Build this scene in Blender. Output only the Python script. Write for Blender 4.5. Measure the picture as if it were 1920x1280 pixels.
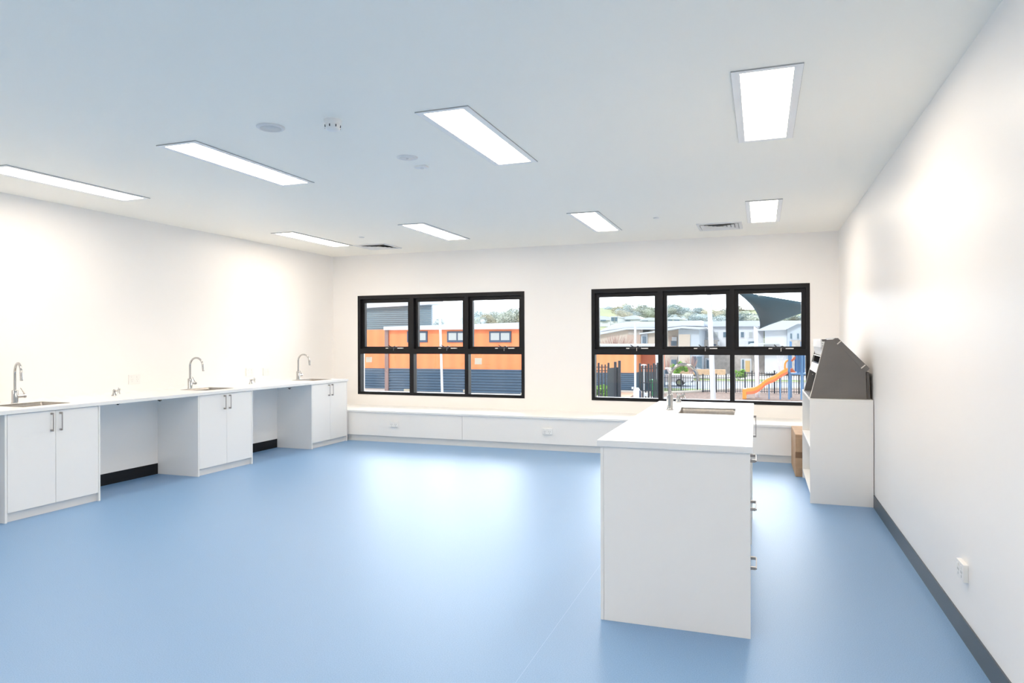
import bpy, math, random
from mathutils import Vector, Matrix
random.seed(7)
PI = math.pi
S = bpy.context.scene
for o in list(bpy.data.objects): bpy.data.objects.remove(o)
COL = S.collection

# ------------------------------------------------------------------ camera
EYE = 1.45; F = 1299.4; YAW = 0.3452; CY = 639.23; ROLL = 0.00304
cd = bpy.data.cameras.new('camera'); cam = bpy.data.objects.new('camera', cd); COL.objects.link(cam)
cam.location = (0, 0, EYE); cam.rotation_euler = (PI/2, ROLL, YAW)
cd.sensor_width = 36; cd.lens = F/1920*36; cd.shift_y = -(640-CY)/1920
cd.clip_start = 0.05; cd.clip_end = 3000
S.camera = cam
# ------------------------------------------------------------------ world
W = bpy.data.worlds.new('World'); S.world = W; W.use_nodes = True
nt = W.node_tree; nt.nodes.clear()
wo = nt.nodes.new('ShaderNodeOutputWorld'); bg = nt.nodes.new('ShaderNodeBackground')
tc = nt.nodes.new('ShaderNodeTexCoord')
dt = nt.nodes.new('ShaderNodeVectorMath'); dt.operation = 'DOT_PRODUCT'
dt.inputs[1].default_value = Vector((-0.2, 1.0, 0.25)).normalized()
mr = nt.nodes.new('ShaderNodeMapRange'); mr.interpolation_type = 'SMOOTHSTEP'
SKY_LOW, SKY_HIGH = 1.5, 9.0
mr.inputs['From Min'].default_value = 0.35; mr.inputs['From Max'].default_value = 1.0
mr.inputs['To Min'].default_value = SKY_LOW; mr.inputs['To Max'].default_value = SKY_HIGH
bg.inputs['Color'].default_value = (0.93, 0.965, 1.0, 1)
nt.links.new(tc.outputs['Generated'], dt.inputs[0]); nt.links.new(dt.outputs['Value'], mr.inputs['Value'])
nt.links.new(mr.outputs['Result'], bg.inputs['Strength']); nt.links.new(bg.outputs[0], wo.inputs[0])
# ------------------------------------------------------------------ sun
sd = bpy.data.lights.new('sun', 'SUN'); sd.energy = 2.2; sd.angle = math.radians(12); sd.color = (1, .96, .9)
sun = bpy.data.objects.new('sun', sd); COL.objects.link(sun)
sun.rotation_euler = Vector((0.35, 0.75, -0.55)).to_track_quat('-Z', 'Y').to_euler()
# ------------------------------------------------------------------ exposure
vs = S.view_settings; vs.view_transform = 'Standard'; vs.look = 'None'; vs.gamma = 1; vs.use_curve_mapping = False
vs.exposure = 0.09
PANEL = 19.8            # radiance of the ceiling panels
S.cycles.max_bounces = 12; S.cycles.diffuse_bounces = 8; S.cycles.glossy_bounces = 4; S.cycles.transparent_max_bounces = 12

# ------------------------------------------------------------------ materials
def mat(name, col, rough=.5, metal=0, spec=.5, noise=None, bump=None, emit=None):
    m = bpy.data.materials.new(name); m.use_nodes = True
    n = m.node_tree; b = n.nodes['Principled BSDF']
    b.inputs['Base Color'].default_value = (*col, 1); b.inputs['Roughness'].default_value = rough
    b.inputs['Metallic'].default_value = metal; b.inputs['Specular IOR Level'].default_value = spec
    if noise or bump:
        t = n.nodes.new('ShaderNodeTexCoord')
    if noise:
        sc, amt = noise
        x = n.nodes.new('ShaderNodeTexNoise'); x.inputs['Scale'].default_value = sc; x.inputs['Detail'].default_value = 3
        r = n.nodes.new('ShaderNodeValToRGB')
        r.color_ramp.elements[0].position = .35; r.color_ramp.elements[1].position = .65
        r.color_ramp.elements[0].color = (*[max(0, c*(1-amt)) for c in col], 1)
        r.color_ramp.elements[1].color = (*[min(1, c*(1+amt)) for c in col], 1)
        n.links.new(t.outputs['Object'], x.inputs['Vector']); n.links.new(x.outputs['Fac'], r.inputs['Fac'])
        n.links.new(r.outputs['Color'], b.inputs['Base Color'])
    if bump:
        sc, st = bump
        x = n.nodes.new('ShaderNodeTexNoise'); x.inputs['Scale'].default_value = sc
        bp = n.nodes.new('ShaderNodeBump'); bp.inputs['Strength'].default_value = st; bp.inputs['Distance'].default_value = .002
        n.links.new(t.outputs['Object'], x.inputs['Vector']); n.links.new(x.outputs['Fac'], bp.inputs['Height'])
        n.links.new(bp.outputs[0], b.inputs['Normal'])
    if emit:
        b.inputs['Emission Color'].default_value = (*emit[0], 1); b.inputs['Emission Strength'].default_value = emit[1]
    return m
M = {}
M['wall'] = mat('wall_paint', (.925, .90, .875), .42, bump=(60, .05))
M['ceil'] = mat('ceiling_paint', (.99, .955, .87), .5, spec=.7)
M['lam'] = mat('white_laminate', (.89, .87, .84), .35)
M['top'] = mat('white_worktop', (.86, .855, .84), .3)
M['carcass'] = mat('cabinet_interior', (.86, .85, .83), .45)
M['kick'] = mat('kickboard', (.74, .73, .71), .4)
M['black'] = mat('black_aluminium', (.011, .011, .013), .38, spec=.25)
M['skirt'] = mat('skirting_vinyl', (.055, .075, .10), .4)
M['skirtblack'] = mat('black_skirting', (.006, .007, .010), .5, spec=.3)
M['chrome'] = mat('chrome', (.52, .515, .51), .12, metal=1)
M['steel'] = mat('brushed_steel', (.42, .39, .36), .35, metal=1, noise=(80, .08))
M['nickel'] = mat('satin_nickel', (.42, .39, .37), .35, metal=1)
M['dark'] = mat('dark_plastic', (.03, .03, .035), .4)
M['plastic'] = mat('white_plastic', (.87, .86, .84), .35)
M['greyplastic'] = mat('grey_slot', (.25, .25, .26), .5)
M['faint'] = mat('pale_slot', (.66, .65, .63), .5)
M['hood'] = mat('grey_board', (.165, .152, .142), .42, noise=(6, .05))
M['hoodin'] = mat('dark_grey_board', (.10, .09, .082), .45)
M['edge'] = mat('cream_edging', (.75, .72, .66), .4)
M['card'] = mat('cardboard', (.47, .31, .19), .8, noise=(12, .1))
M['tape'] = mat('packing_tape', (.22, .12, .06), .3)
M['lampframe'] = mat('lamp_frame', (.92, .91, .89), .4)
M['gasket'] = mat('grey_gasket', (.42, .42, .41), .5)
M['lamp'] = mat('lamp_diffuser', (.9, .9, .9), .5, emit=((1.0, .86, .70), PANEL))
M['vent'] = mat('vent_metal', (.80, .79, .77), .4)
M['ventdark'] = mat('vent_cavity', (.10, .10, .10), .8)
M['sticker'] = mat('paper_sticker', (.90, .88, .80), .6)
def glass_mat(name, tint=(1, 1, 1), ior=1.45):
    m = bpy.data.materials.new(name); m.use_nodes = True; n = m.node_tree; n.nodes.clear()
    o = n.nodes.new('ShaderNodeOutputMaterial'); x = n.nodes.new('ShaderNodeMixShader')
    t = n.nodes.new('ShaderNodeBsdfTransparent'); g = n.nodes.new('ShaderNodeBsdfGlossy'); f = n.nodes.new('ShaderNodeFresnel')
    t.inputs[0].default_value = (*tint, 1); g.inputs['Roughness'].default_value = .02; f.inputs['IOR'].default_value = ior
    n.links.new(f.outputs[0], x.inputs[0]); n.links.new(t.outputs[0], x.inputs[1]); n.links.new(g.outputs[0], x.inputs[2])
    n.links.new(x.outputs[0], o.inputs[0]); return m
M['glass'] = glass_mat('window_glass', (.96, .98, 1.0))
M['smoke'] = glass_mat('smoked_glass', (.35, .37, .4))
# floor: speckled vinyl with welded seams
def floor_mat():
    m = bpy.data.materials.new('blue_vinyl'); m.use_nodes = True; n = m.node_tree; b = n.nodes['Principled BSDF']
    t = n.nodes.new('ShaderNodeTexCoord')
    x = n.nodes.new('ShaderNodeTexNoise'); x.inputs['Scale'].default_value = 190; x.inputs['Detail'].default_value = 4; x.inputs['Roughness'].default_value = .7
    r = n.nodes.new('ShaderNodeValToRGB')
    r.color_ramp.elements[0].position = .36; r.color_ramp.elements[1].position = .64
    r.color_ramp.elements[0].color = (.115, .27, .50, 1); r.color_ramp.elements[1].color = (.20, .37, .615, 1)
    n.links.new(t.outputs['Object'], x.inputs['Vector']); n.links.new(x.outputs['Fac'], r.inputs['Fac'])
    sx = n.nodes.new('ShaderNodeSeparateXYZ'); n.links.new(t.outputs['Object'], sx.inputs[0])
    a = n.nodes.new('ShaderNodeMath'); a.operation = 'ADD'; a.inputs[1].default_value = .987 + 9
    md = n.nodes.new('ShaderNodeMath'); md.operation = 'MODULO'; md.inputs[1].default_value = 9.0
    lt = n.nodes.new('ShaderNodeMath'); lt.operation = 'LESS_THAN'; lt.inputs[1].default_value = .0025
    n.links.new(sx.outputs['X'], a.inputs[0]); n.links.new(a.outputs[0], md.inputs[0]); n.links.new(md.outputs[0], lt.inputs[0])
    mx = n.nodes.new('ShaderNodeMixRGB'); mx.inputs[2].default_value = (.27, .43, .66, 1)
    n.links.new(lt.outputs[0], mx.inputs[0]); n.links.new(r.outputs[0], mx.inputs[1]); n.links.new(mx.outputs[0], b.inputs['Base Color'])
    b.inputs['Roughness'].default_value = .50; b.inputs['IOR'].default_value = 1.6; b.inputs['Coat Weight'].default_value = .8; b.inputs['Coat Roughness'].default_value = .46
    return m
M['floor'] = floor_mat()

# ------------------------------------------------------------------ mesh helpers
class MB:
    def __init__(s): s.v = []; s.f = []; s.sm = []
    def add(s, v, f, smooth=False):
        k = len(s.v); s.v += [tuple(p) for p in v]; s.f += [tuple(i+k for i in q) for q in f]; s.sm += [smooth]*len(f); return s
    def box(s, x0, x1, y0, y1, z0, z1):
        x0, x1 = sorted((x0, x1)); y0, y1 = sorted((y0, y1)); z0, z1 = sorted((z0, z1))
        return s.add([(x0,y0,z0),(x1,y0,z0),(x1,y1,z0),(x0,y1,z0),(x0,y0,z1),(x1,y0,z1),(x1,y1,z1),(x0,y1,z1)],
              [(3,2,1,0),(4,5,6,7),(0,1,5,4),(1,2,6,5),(2,3,7,6),(3,0,4,7)])
    def prism(s, pts, a0, a1, axis='y'):     # pts = outline in the other two axes
        def P(p, a): return (p[0], a, p[1]) if axis == 'y' else ((a, p[0], p[1]) if axis == 'x' else (p[0], p[1], a))
        n = len(pts); v = [P(p, a0) for p in pts] + [P(p, a1) for p in pts]
        return s.add(v, [tuple(range(n)), tuple(range(2*n-1, n-1, -1))] + [(i, i+n, (i+1) % n+n, (i+1) % n) for i in range(n)])
    def tube(s, path, r, n=12, cap=True):
        path = [Vector(p) for p in path]; rs = r if isinstance(r, (list, tuple)) else [r]*len(path)
        t0 = (path[1]-path[0]).normalized(); up = Vector((0,0,1)) if abs(t0.z) < .9 else Vector((1,0,0))
        u = t0.cross(up).normalized(); v = []; f = []
        for i, p in enumerate(path):
            if i == 0: t = t0
            elif i == len(path)-1: t = (path[i]-path[i-1]).normalized()
            else: t = ((path[i]-path[i-1]).normalized()+(path[i+1]-path[i]).normalized()).normalized()
            u = (u - t*u.dot(t)).normalized(); w = t.cross(u)
            v += [p + (u*math.cos(2*PI*k/n)+w*math.sin(2*PI*k/n))*rs[i] for k in range(n)]
        for i in range(len(path)-1):
            f += [(i*n+k, i*n+(k+1) % n, (i+1)*n+(k+1) % n, (i+1)*n+k) for k in range(n)]
        s.add(v, f, True)
        if cap:
            k = len(path)-1
            s.add(v[:n], [tuple(range(n-1, -1, -1))]); s.add(v[k*n:], [tuple(range(n))])
        return s
    def lathe(s, prof, c=(0,0,0), n=24):     # prof = [(r, z)...]
        v = [(c[0]+max(r, .0004)*math.cos(2*PI*k/n), c[1]+max(r, .0004)*math.sin(2*PI*k/n), c[2]+z) for r, z in prof for k in range(n)]; m = len(prof)
        s.add(v, [(q*n+k, q*n+(k+1) % n, (q+1)*n+(k+1) % n, (q+1)*n+k) for q in range(m-1) for k in range(n)], True)
        s.add(v[:n], [tuple(range(n-1, -1, -1))]); s.add(v[-n:], [tuple(range(n))])
        return s
    def build(s, name, m, parent=None, bevel=0, loc=None):
        me = bpy.data.meshes.new(name); me.from_pydata(s.v, [], s.f); me.validate()
        for p, q in zip(me.polygons, s.sm): p.use_smooth = q
        import bmesh
        bm = bmesh.new(); bm.from_mesh(me); bmesh.ops.recalc_face_normals(bm, faces=bm.faces); bm.to_mesh(me); bm.free()
        me.materials.append(m if not isinstance(m, str) else M[m])
        o = bpy.data.objects.new(name, me); COL.objects.link(o)
        if parent: o.parent = parent
        if loc: o.location = loc
        if bevel:
            b = o.modifiers.new('bevel', 'BEVEL'); b.width = bevel; b.segments = 2; b.limit_method = 'ANGLE'
        return o
def box(*a): return MB().box(*a)
def tag(o, label=None, cat=None, group=None, kind=None):
    if label: o['label'] = label
    if cat: o['category'] = cat
    if group: o['group'] = group
    if kind: o['kind'] = kind
    return o
def empty(name, loc=(0,0,0), rz=0):
    o = bpy.data.objects.new(name, None); COL.objects.link(o); o.location = loc; o.rotation_euler = (0,0,rz)
    o.empty_display_size = .1; return o
def children(o): return [c for c in bpy.data.objects if c.parent == o]
def copy_tree(o, loc=None, rz=None):
    c = o.copy(); COL.objects.link(c)
    def rec(a, b):
        for ch in children(a):
            d = ch.copy(); COL.objects.link(d); d.parent = b; rec(ch, d)
    rec(o, c)
    if loc is not None: c.location = loc
    if rz is not None: c.rotation_euler = (0,0,rz)
    return c
def struct(name, mb, m, parent=None, bevel=0):
    o = mb.build(name, m, parent, bevel)
    if not parent: o['kind'] = 'structure'
    return o
# a sight line of the camera met with a world plane y = Y (used to read positions off at real distances)
cY, sY = math.cos(YAW), math.sin(YAW)
def ray(px, py):
    dx, dy = px-960, py-CY; r = -ROLL
    u = dx*math.cos(r)+dy*math.sin(r); v = -dx*math.sin(r)+dy*math.cos(r)
    return Vector((cY*u/F-sY, sY*u/F+cY, -v/F))
def at(px, py, Y):
    d = ray(px, py); return Vector((0,0,EYE)) + d*(Y/d.y)
def xz(pts, Y): return [(at(x, y, Y).x, at(x, y, Y).z) for x, y in pts]

# ------------------------------------------------------------------ room
XL, XR, YB, YF, ZC = -6.50, 0.918, 9.55, -4.6, 2.817
WT = .20
struct('floor', box(XL-.2, XR+.2, YF-.2, YB+WT, -.25, 0), 'floor')
struct('ceiling', box(XL-.2, XR+.2, YF-.2, YB+WT, ZC, ZC+.25), 'ceil')
struct('wall_left', box(XL-.2, XL, YF-.2, YB, 0, ZC), 'wall')
struct('wall_right', box(XR, XR+.2, YF-.2, YB, 0, ZC), 'wall')
struct('wall_front', box(XL, XR, YF-.2, YF, 0, ZC), 'wall')
W1 = (-6.04, -3.24, .616, 2.175); W2 = (-2.245, .583, .616, 2.175)
wb = MB(); y0, y1 = YB, YB+WT
wb.box(XL-.2, W1[0], y0, y1, 0, ZC); wb.box(W1[1], W2[0], y0, y1, 0, ZC); wb.box(W2[1], XR+.2, y0, y1, 0, ZC)
for w in (W1, W2): wb.box(w[0], w[1], y0, y1, 0, w[2]); wb.box(w[0], w[1], y0, y1, w[3], ZC)
struct('wall_back', wb, 'wall')
struct('baseboard_right', box(XR-.008, XR, YF, 6.70, 0, .108), 'skirt')

# windows
def window(name, w, mull, winders, label):
    x0, x1, z0, z1 = w; TR0, TR1 = 1.257, 1.335; ya, yb_ = YB-.006, YB+.10
    r = empty(name, ((x0+x1)/2, YB, z0)); r['kind'] = 'structure'; ix, iz = -(x0+x1)/2, -z0
    T = lambda mb: MB().add([(p[0]+ix, p[1]-YB, p[2]+iz) for p in mb.v], mb.f)
    fr = MB(); e = .048
    fr.box(x0, x0+e, ya, yb_, z0, z1); fr.box(x1-e, x1, ya, yb_, z0, z1)
    fr.box(x0+e, x1-e, ya, yb_, z0, z0+.045); fr.box(x0+e, x1-e, ya, yb_, z1-.058, z1)
    for a, b in mull: fr.box(a, b, ya, yb_, z0+.045, z1-.058)
    edges = [x0+e] + [v for ab in mull for v in ab] + [x1-e]
    bays = [(edges[i], edges[i+1]) for i in range(0, len(edges), 2)]
    for a, b in bays: fr.box(a, b, ya, yb_, TR0, TR1)
    T(fr).build('window_frame', 'black', r)
    for k, (a, b) in enumerate(bays):
        T(box(a, b, YB+.045, YB+.051, z0+.045, TR0)).build('glass_pane', 'glass', r)
        s = MB(); t = .052; sa, sb = YB+.045, YB+.105; zt, zb = z1-.058, TR1
        s.box(a, a+t, sa, sb, zb, zt); s.box(b-t, b, sa, sb, zb, zt); s.box(a+t, b-t, sa, sb, zb, zb+.035); s.box(a+t, b-t, sa, sb, zt-.055, zt)
        so = T(s).build('window_sash', 'black', r)
        T(box(a+t, b-t, YB+.073, YB+.079, zb+.035, zt-.055)).build('glass_pane', 'glass', so)
        c = winders[k]; wz = TR1+.002
        wn = MB().box(c-.085, c+.075, YB+.008, YB+.045, wz, wz+.030)
        wn.tube([(c-.03, YB+.02, wz+.028), (c-.045, YB-.01, wz+.040), (c-.065, YB-.016, wz+.056)], .006, 8)
        wn.tube([(c+.035, YB+.02, wz+.02), (c+.035, YB-.004, wz+.02)], .022, 12)
        wo_ = T(wn).build('winder', 'dark', r)
        T(MB().box(c-.13, c-.086, YB+.01, YB+.044, wz, wz+.014).box(c+.076, c+.17, YB+.01, YB+.044, wz, wz+.014)).build('winder_bracket', 'plastic', wo_)
        T(MB().tube([(c+.02, YB+.0, wz+.02), (c+.02, YB-.012, wz-.03)], .004, 6)).build('winder_lever', 'chrome', wo_)
    return r, T
win1, T1 = window('window_1', W1, [(-5.116, -5.045), (-4.188, -4.128)], [-5.415, -4.50, -3.575], '')
win2, T2 = window('window_2', W2, [(-1.320, -1.258), (-.388, -.330)], [-1.63, -.72, .22], '')
for px0, py0, px1, py1 in [(686, 669, 697, 679), (890, 671, 903, 683), (757, 729, 768, 733.5), (868, 730, 872, 735), (976, 736, 980, 740)]:
    a = at(px0, py0, YB+.04); b = at(px1, py1, YB+.04)
    T1(box(a.x, b.x, YB+.043, YB+.0449, b.z, a.z)).build('paper_sticker', 'sticker', win1)
# ------------------------------------------------------------------ ceiling lamps
def ceiling_lamp():
    r = empty('ceiling_light', (0, 0, ZC)); hx, hy = .172, .665; ix, iy = .129, .632
    f = MB()
    for a in [(-hx, -ix, -hy, hy), (ix, hx, -hy, hy), (-ix, ix, -hy, -iy), (-ix, ix, iy, hy)]: f.box(a[0], a[1], a[2], a[3], -.007, 0)
    f.build('lamp_frame', 'lampframe', r)
    box(-ix, ix, -iy, iy, -.004, -.001).build('diffuser', 'lamp', r)
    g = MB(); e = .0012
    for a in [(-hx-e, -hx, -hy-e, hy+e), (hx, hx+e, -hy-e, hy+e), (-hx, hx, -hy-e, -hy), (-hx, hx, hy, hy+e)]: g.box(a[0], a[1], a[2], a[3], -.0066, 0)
    g.build('rim_gasket', 'gasket', r)  # grey strip stands in for the shadow gap round the frame
    return r
lx = [-5.62, -3.79, -1.775, .03]
LB = {0: ['ceiling light panel cut off by the left edge of the photo', 'near-row ceiling light panel left of the round speaker', 'near-row ceiling light panel between the smoke detector and the right light', 'large ceiling light panel at top right, nearest the right wall'],
      1: ['leftmost far ceiling light panel beside the left air vent', 'far ceiling light panel just right of the left air vent', 'far ceiling light panel above the right-hand window and left of the right vent', 'small square-looking far ceiling light panel right of the louvred vent'],
      3: ['rearmost ceiling light panel behind the viewpoint near the left wall', 'rearmost ceiling light panel behind the viewpoint, second from the left wall', 'rearmost ceiling light panel behind the viewpoint, second from the right wall', 'rearmost ceiling light panel behind the viewpoint near the right wall'],
      2: ['ceiling light panel behind the viewpoint near the left wall', 'ceiling light panel behind the viewpoint, second from the left wall', 'ceiling light panel behind the viewpoint, second from the right wall', 'ceiling light panel behind the viewpoint near the right wall']}
proto = ceiling_lamp(); first = True
for row, yc in ((0, 4.36), (1, 7.845), (2, .875), (3, -2.61)):  # rearmost row is added out of view to brighten island and cabinets
    for k, x in enumerate(lx):
        if row == 0: xx = [-5.622, -3.778, -1.768, .030][k]
        elif row == 1: xx = [-5.63, -3.825, -1.785, .028][k]
        else: xx = x
        o = proto if first else copy_tree(proto); first = False
        o.location = (xx, yc, ZC); tag(o, LB[row][k], 'ceiling light', 'recessed rectangular ceiling lights')
# ------------------------------------------------------------------ ceiling fittings
def disc(name, x, y, r, prof, m, label, cat, extra=None):
    e = empty(name, (x, y, ZC)); MB().lathe(prof, n=32).build('housing', m, e)
    if extra: extra(e)
    return tag(e, label, cat)
def spk(e):
    MB().lathe([(.0, -.012), (.066, -.0125), (.066, -.0112)], n=32).build('grille', mat('speaker_grille', (.68, .68, .67), .6), e)
disc('ceiling_speaker', -2.935, 3.633, .088, [(.088, 0), (.088, -.006), (.080, -.011), (.068, -.011)], 'vent', 'flat round ceiling speaker left of the smoke detector', 'speaker', spk)
def spk2(e):
    MB().lathe([(.0, -.006), (.058, -.0065), (.058, -.0058)], n=32).build('grille', 'vent', e)
    MB().lathe([(.008, -.0065), (.006, -.014)], n=12).build('centre_pin', 'plastic', e)
disc('ceiling_disc', -2.472, 4.586, .078, [(.078, 0), (.078, -.004), (.072, -.0058), (.06, -.0058)], 'vent', 'thin flat round ceiling plate with a small centre pin beside the small sensor', 'ceiling fitting', spk2)
def smk(e):
    MB().lathe([(.047, -.022), (.050, -.030), (.049, -.044), (.042, -.058), (.026, -.064), (.0, -.065)], n=32).build('sensor_head', 'plastic', e)
    for k in range(8):
        a = 2*PI*k/8+.2; u = Vector((math.cos(a), math.sin(a)))
        MB().tube([(u.x*.0495, u.y*.0495, -.034), (u.x*.0485, u.y*.0485, -.048)], .0035, 8).build('vent_slot', 'dark', e)
disc('smoke_detector', -2.49, 3.66, .055, [(.055, 0), (.055, -.012), (.048, -.022)], 'plastic', 'white domed smoke detector hanging from the ceiling with dark slots', 'smoke detector', smk)
e = empty('motion_sensor', (-2.486, 4.85, ZC))
box(-.055, .045, -.028, .028, -.016, 0).build('housing', 'plastic', e, .004)
MB().lathe([(.012, -.016), (.010, -.026)], n=12).build('lens', 'plastic', e)
tag(e, 'tiny oblong white sensor on the ceiling behind the round plate', 'sensor')
for (x, y, l) in ((-1.092, 7.80, 'small round ceiling sprinkler cap left of the right louvred vent'), (-4.924, 7.88, 'small round ceiling sprinkler cap above the left louvred vent')):
    e = empty('sprinkler_cap', (x, y, ZC)); MB().lathe([(.036, 0), (.036, -.006), (.028, -.010), (.0, -.0105)], n=20).build('cap', 'vent', e)
    tag(e, l, 'sprinkler cap', 'small round caps on the ceiling')
def vent(x, y, label):
    e = empty('air_vent', (x, y, ZC)); h = .256
    f = MB()
    def ring(m, a, b, z0, z1):      # square funnel ring from half size a (z0) to b (z1)
        v = [(-a,-a,z0),(a,-a,z0),(a,a,z0),(-a,a,z0),(-b,-b,z1),(b,-b,z1),(b,b,z1),(-b,b,z1)]
        m.add(v, [(i, (i+1) % 4, (i+1) % 4+4, i+4) for i in range(4)])
        m.add([(p[0]*.985, p[1]*.985, p[2]+.0015) for p in v], [(i, i+4, (i+1) % 4+4, (i+1) % 4) for i in range(4)])
    ring(f, h, h-.004, 0, -.012); ring(f, h-.004, .222, -.012, -.012); ring(f, .222, .215, -.012, .0)
    f.build('frame', 'vent', e)
    for a in (.212, .168, .124, .080):
        l = MB(); ring(l, a, a-.040, -.014, -.001); l.build('louvre', 'vent', e)
    box(-.035, .035, -.035, .035, -.013, -.010).build('centre_plate', 'vent', e)
    box(-.215, .215, -.215, .215, -.0008, -.0002).build('cavity', 'ventdark', e)
    return tag(e, label, 'air vent', 'square ceiling air vents')
vent(-5.19, 8.73, 'square ceiling air vent at far left, beside the left lights')
vent(-.462, 8.64, 'square ceiling air vent with louvres left of the small far light')
# ------------------------------------------------------------------ joinery helpers
def handle(length, axis, parent, loc, out, name='handle', r=.006):
    # square D handle: bar along axis ('y' or 'z'), standing off along +x by out
    h = length/2; m = MB(); s = .0042; w = .0075
    if axis == 'z':
        m.box(out-.006, out, -s, s, -h, h)
        for q in (-h, h-.016): m.box(0, out-.0061, -w, w, q, q+.016)
    else:
        m.box(out-.006, out, -h, h, -s, s)
        for q in (-h, h-.016): m.box(0, out-.0061, q, q+.016, -w, w)
    return m.build(name, 'nickel', parent, .0015, loc)
XFR, XBK, ZT = -5.70, -6.265, .873
# counter along the left wall; sinks are cut through the top
SX0, SX1 = -6.225, -5.855
SINK = [(4.10, 4.53), (6.14, 6.585), (8.13, 8.57)]
def top_with_holes(xa, xb, ya, yb, z0, z1, holes):     # holes (x0,x1,y0,y1) sorted along y
    xs = sorted({xa, xb} | {h[0] for h in holes} | {h[1] for h in holes}); ys = sorted({ya, yb} | {h[2] for h in holes} | {h[3] for h in holes})
    nx, ny = len(xs), len(ys); v = [(x, y, z) for z in (z0, z1) for y in ys for x in xs]; f = []
    V = lambda i, j, k: k*nx*ny+j*nx+i
    solid = lambda i, j: 0 <= i < nx-1 and 0 <= j < ny-1 and not any(h[0] <= xs[i] < h[1] and h[2] <= ys[j] < h[3] for h in holes)
    for j in range(ny-1):
        for i in range(nx-1):
            if not solid(i, j): continue
            f += [(V(i,j,1), V(i+1,j,1), V(i+1,j+1,1), V(i,j+1,1)), (V(i,j+1,0), V(i+1,j+1,0), V(i+1,j,0), V(i,j,0))]
            if not solid(i, j-1): f.append((V(i,j,0), V(i+1,j,0), V(i+1,j,1), V(i,j,1)))
            if not solid(i, j+1): f.append((V(i+1,j+1,0), V(i,j+1,0), V(i,j+1,1), V(i+1,j+1,1)))
            if not solid(i-1, j): f.append((V(i,j+1,0), V(i,j,0), V(i,j,1), V(i,j+1,1)))
            if not solid(i+1, j): f.append((V(i+1,j,0), V(i+1,j+1,0), V(i+1,j+1,1), V(i+1,j,1)))
    return MB().add(v, f)
def sink_bowl(name, x0, x1, y0, y1, zt, label, group=None, parent=None):
    e = empty(name, ((x0+x1)/2, (y0+y1)/2, zt)); hx, hy = (x1-x0)/2-.001, (y1-y0)/2-.001
    if parent: e.parent = parent
    def rr(ax, ay, r, z, n=5):
        out = []
        for cx, cy, a0 in ((ax-r, ay-r, 0), (-ax+r, ay-r, PI/2), (-ax+r, -ay+r, PI), (ax-r, -ay+r, 3*PI/2)):
            for k in range(n+1):
                a = a0+PI/2*k/n; out.append((cx+r*math.cos(a), cy+r*math.sin(a), z))
        return out
    rings = [rr(hx, hy, .018, -.002), rr(hx-.003, hy-.003, .02, -.03), rr(hx-.008, hy-.008, .025, -.145), rr(hx-.03, hy-.03, .04, -.165), rr(.05, .05, .04, -.172)]
    v = [p for r_ in rings for p in r_]; n = len(rings[0]); f = []
    for i in range(len(rings)-1): f += [(i*n+k, i*n+(k+1) % n, (i+1)*n+(k+1) % n, (i+1)*n+k) for k in range(n)]
    f.append(tuple(range((len(rings)-1)*n, len(rings)*n)))
    m = MB().add(v, f, True)
    o = m.build('bowl', 'steel', e); sd_ = o.modifiers.new('thick', 'SOLIDIFY'); sd_.thickness = .0015; sd_.offset = 0
    # flange
    a, b = rr(hx+.007, hy+.007, .022, .0012), rr(hx, hy, .018, .0015)
    c = rr(hx, hy, .018, -.002)
    f = [(k, (k+1) % n, (k+1) % n+n, k+n) for k in range(n)] + [(k+n, (k+1) % n+n, (k+1) % n+2*n, k+2*n) for k in range(n)]
    MB().add(a+b+c, f, False).build('rim', 'steel', e)
    MB().lathe([(.0, -.166), (.038, -.166), (.040, -.171)], n=20).build('drain', 'chrome', e)
    if not parent: tag(e, label, 'sink', group)
    return e
wt_ = top_with_holes(XL, -5.68, 2.2, 8.72, ZT, .906, [(SX0, SX1, a, b) for a, b in SINK])
wroot = empty('worktop', (XL, 2.2, ZT)); wo2 = wt_.build('slab', 'top', wroot, .002); wo2.location = (-XL, -2.2, -ZT)
for px, py in ((221, 757.5), (299.5, 751), (543, 728.5), (472, 732.5)):
    p = at(px, py, 1); d = ray(px, py); t = (.864-EYE)/d.z; p = Vector((0,0,EYE))+d*t
    MB().box(-.012, .012, -.014, .014, .001, .009).tube([(0, 0, .001), (0, 0, -.006)], .009, 10).build('cable_bracket', 'dark', wroot, 0, (p.x-XL, p.y-2.2, .864-ZT))
tag(wroot, 'long white worktop running along the left wall over three sink cabinets', 'worktop')
def cabinet(loc, width, label):
    # local: y 0..width along the wall, x 0 front .. back negative
    r = empty('sink_cabinet', loc); d = XFR-XBK; t = .018; g = .0035
    for a in (0, width-t): box(-d, 0, a, a+t, 0, ZT-.0005).build('side_panel', 'lam', r, .001)
    MB().box(-d, -.02, t, width-t, .075, .093).box(-d, -d+.01, t, width-t, .093, ZT-.001).build('carcass', 'carcass', r)
    box(-.045, -.03, t, width-t, 0, .074).build('kickboard', 'kick', r)
    mid = width/2+.02 if False else width/2
    for k, (a, b) in enumerate(((t+g, mid-g/2), (mid+g/2, width-t-g))):
        dr = box(-.018, 0, a, b, .078, ZT-.004).build('door', 'lam', r, .001)
        handle(.158, 'z', dr, (0, mid-.040 if k == 0 else mid+.040, .772), .030)
    return tag(r, label, 'cabinet', 'white two-door cabinets under the left worktop')
cabinet((XFR, 3.845, 0), .852, 'white two-door sink cabinet nearest the camera, at the left edge')
cabinet((XFR, 5.868, 0), .85, 'white two-door sink cabinet in the middle of the left wall run')
cabinet((XFR, 7.870, 0), .85, 'white two-door sink cabinet at the far corner of the left wall')
cabinet((XFR, 2.20, 0), .85, 'white two-door cabinet outside the left edge of the photo')
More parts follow.
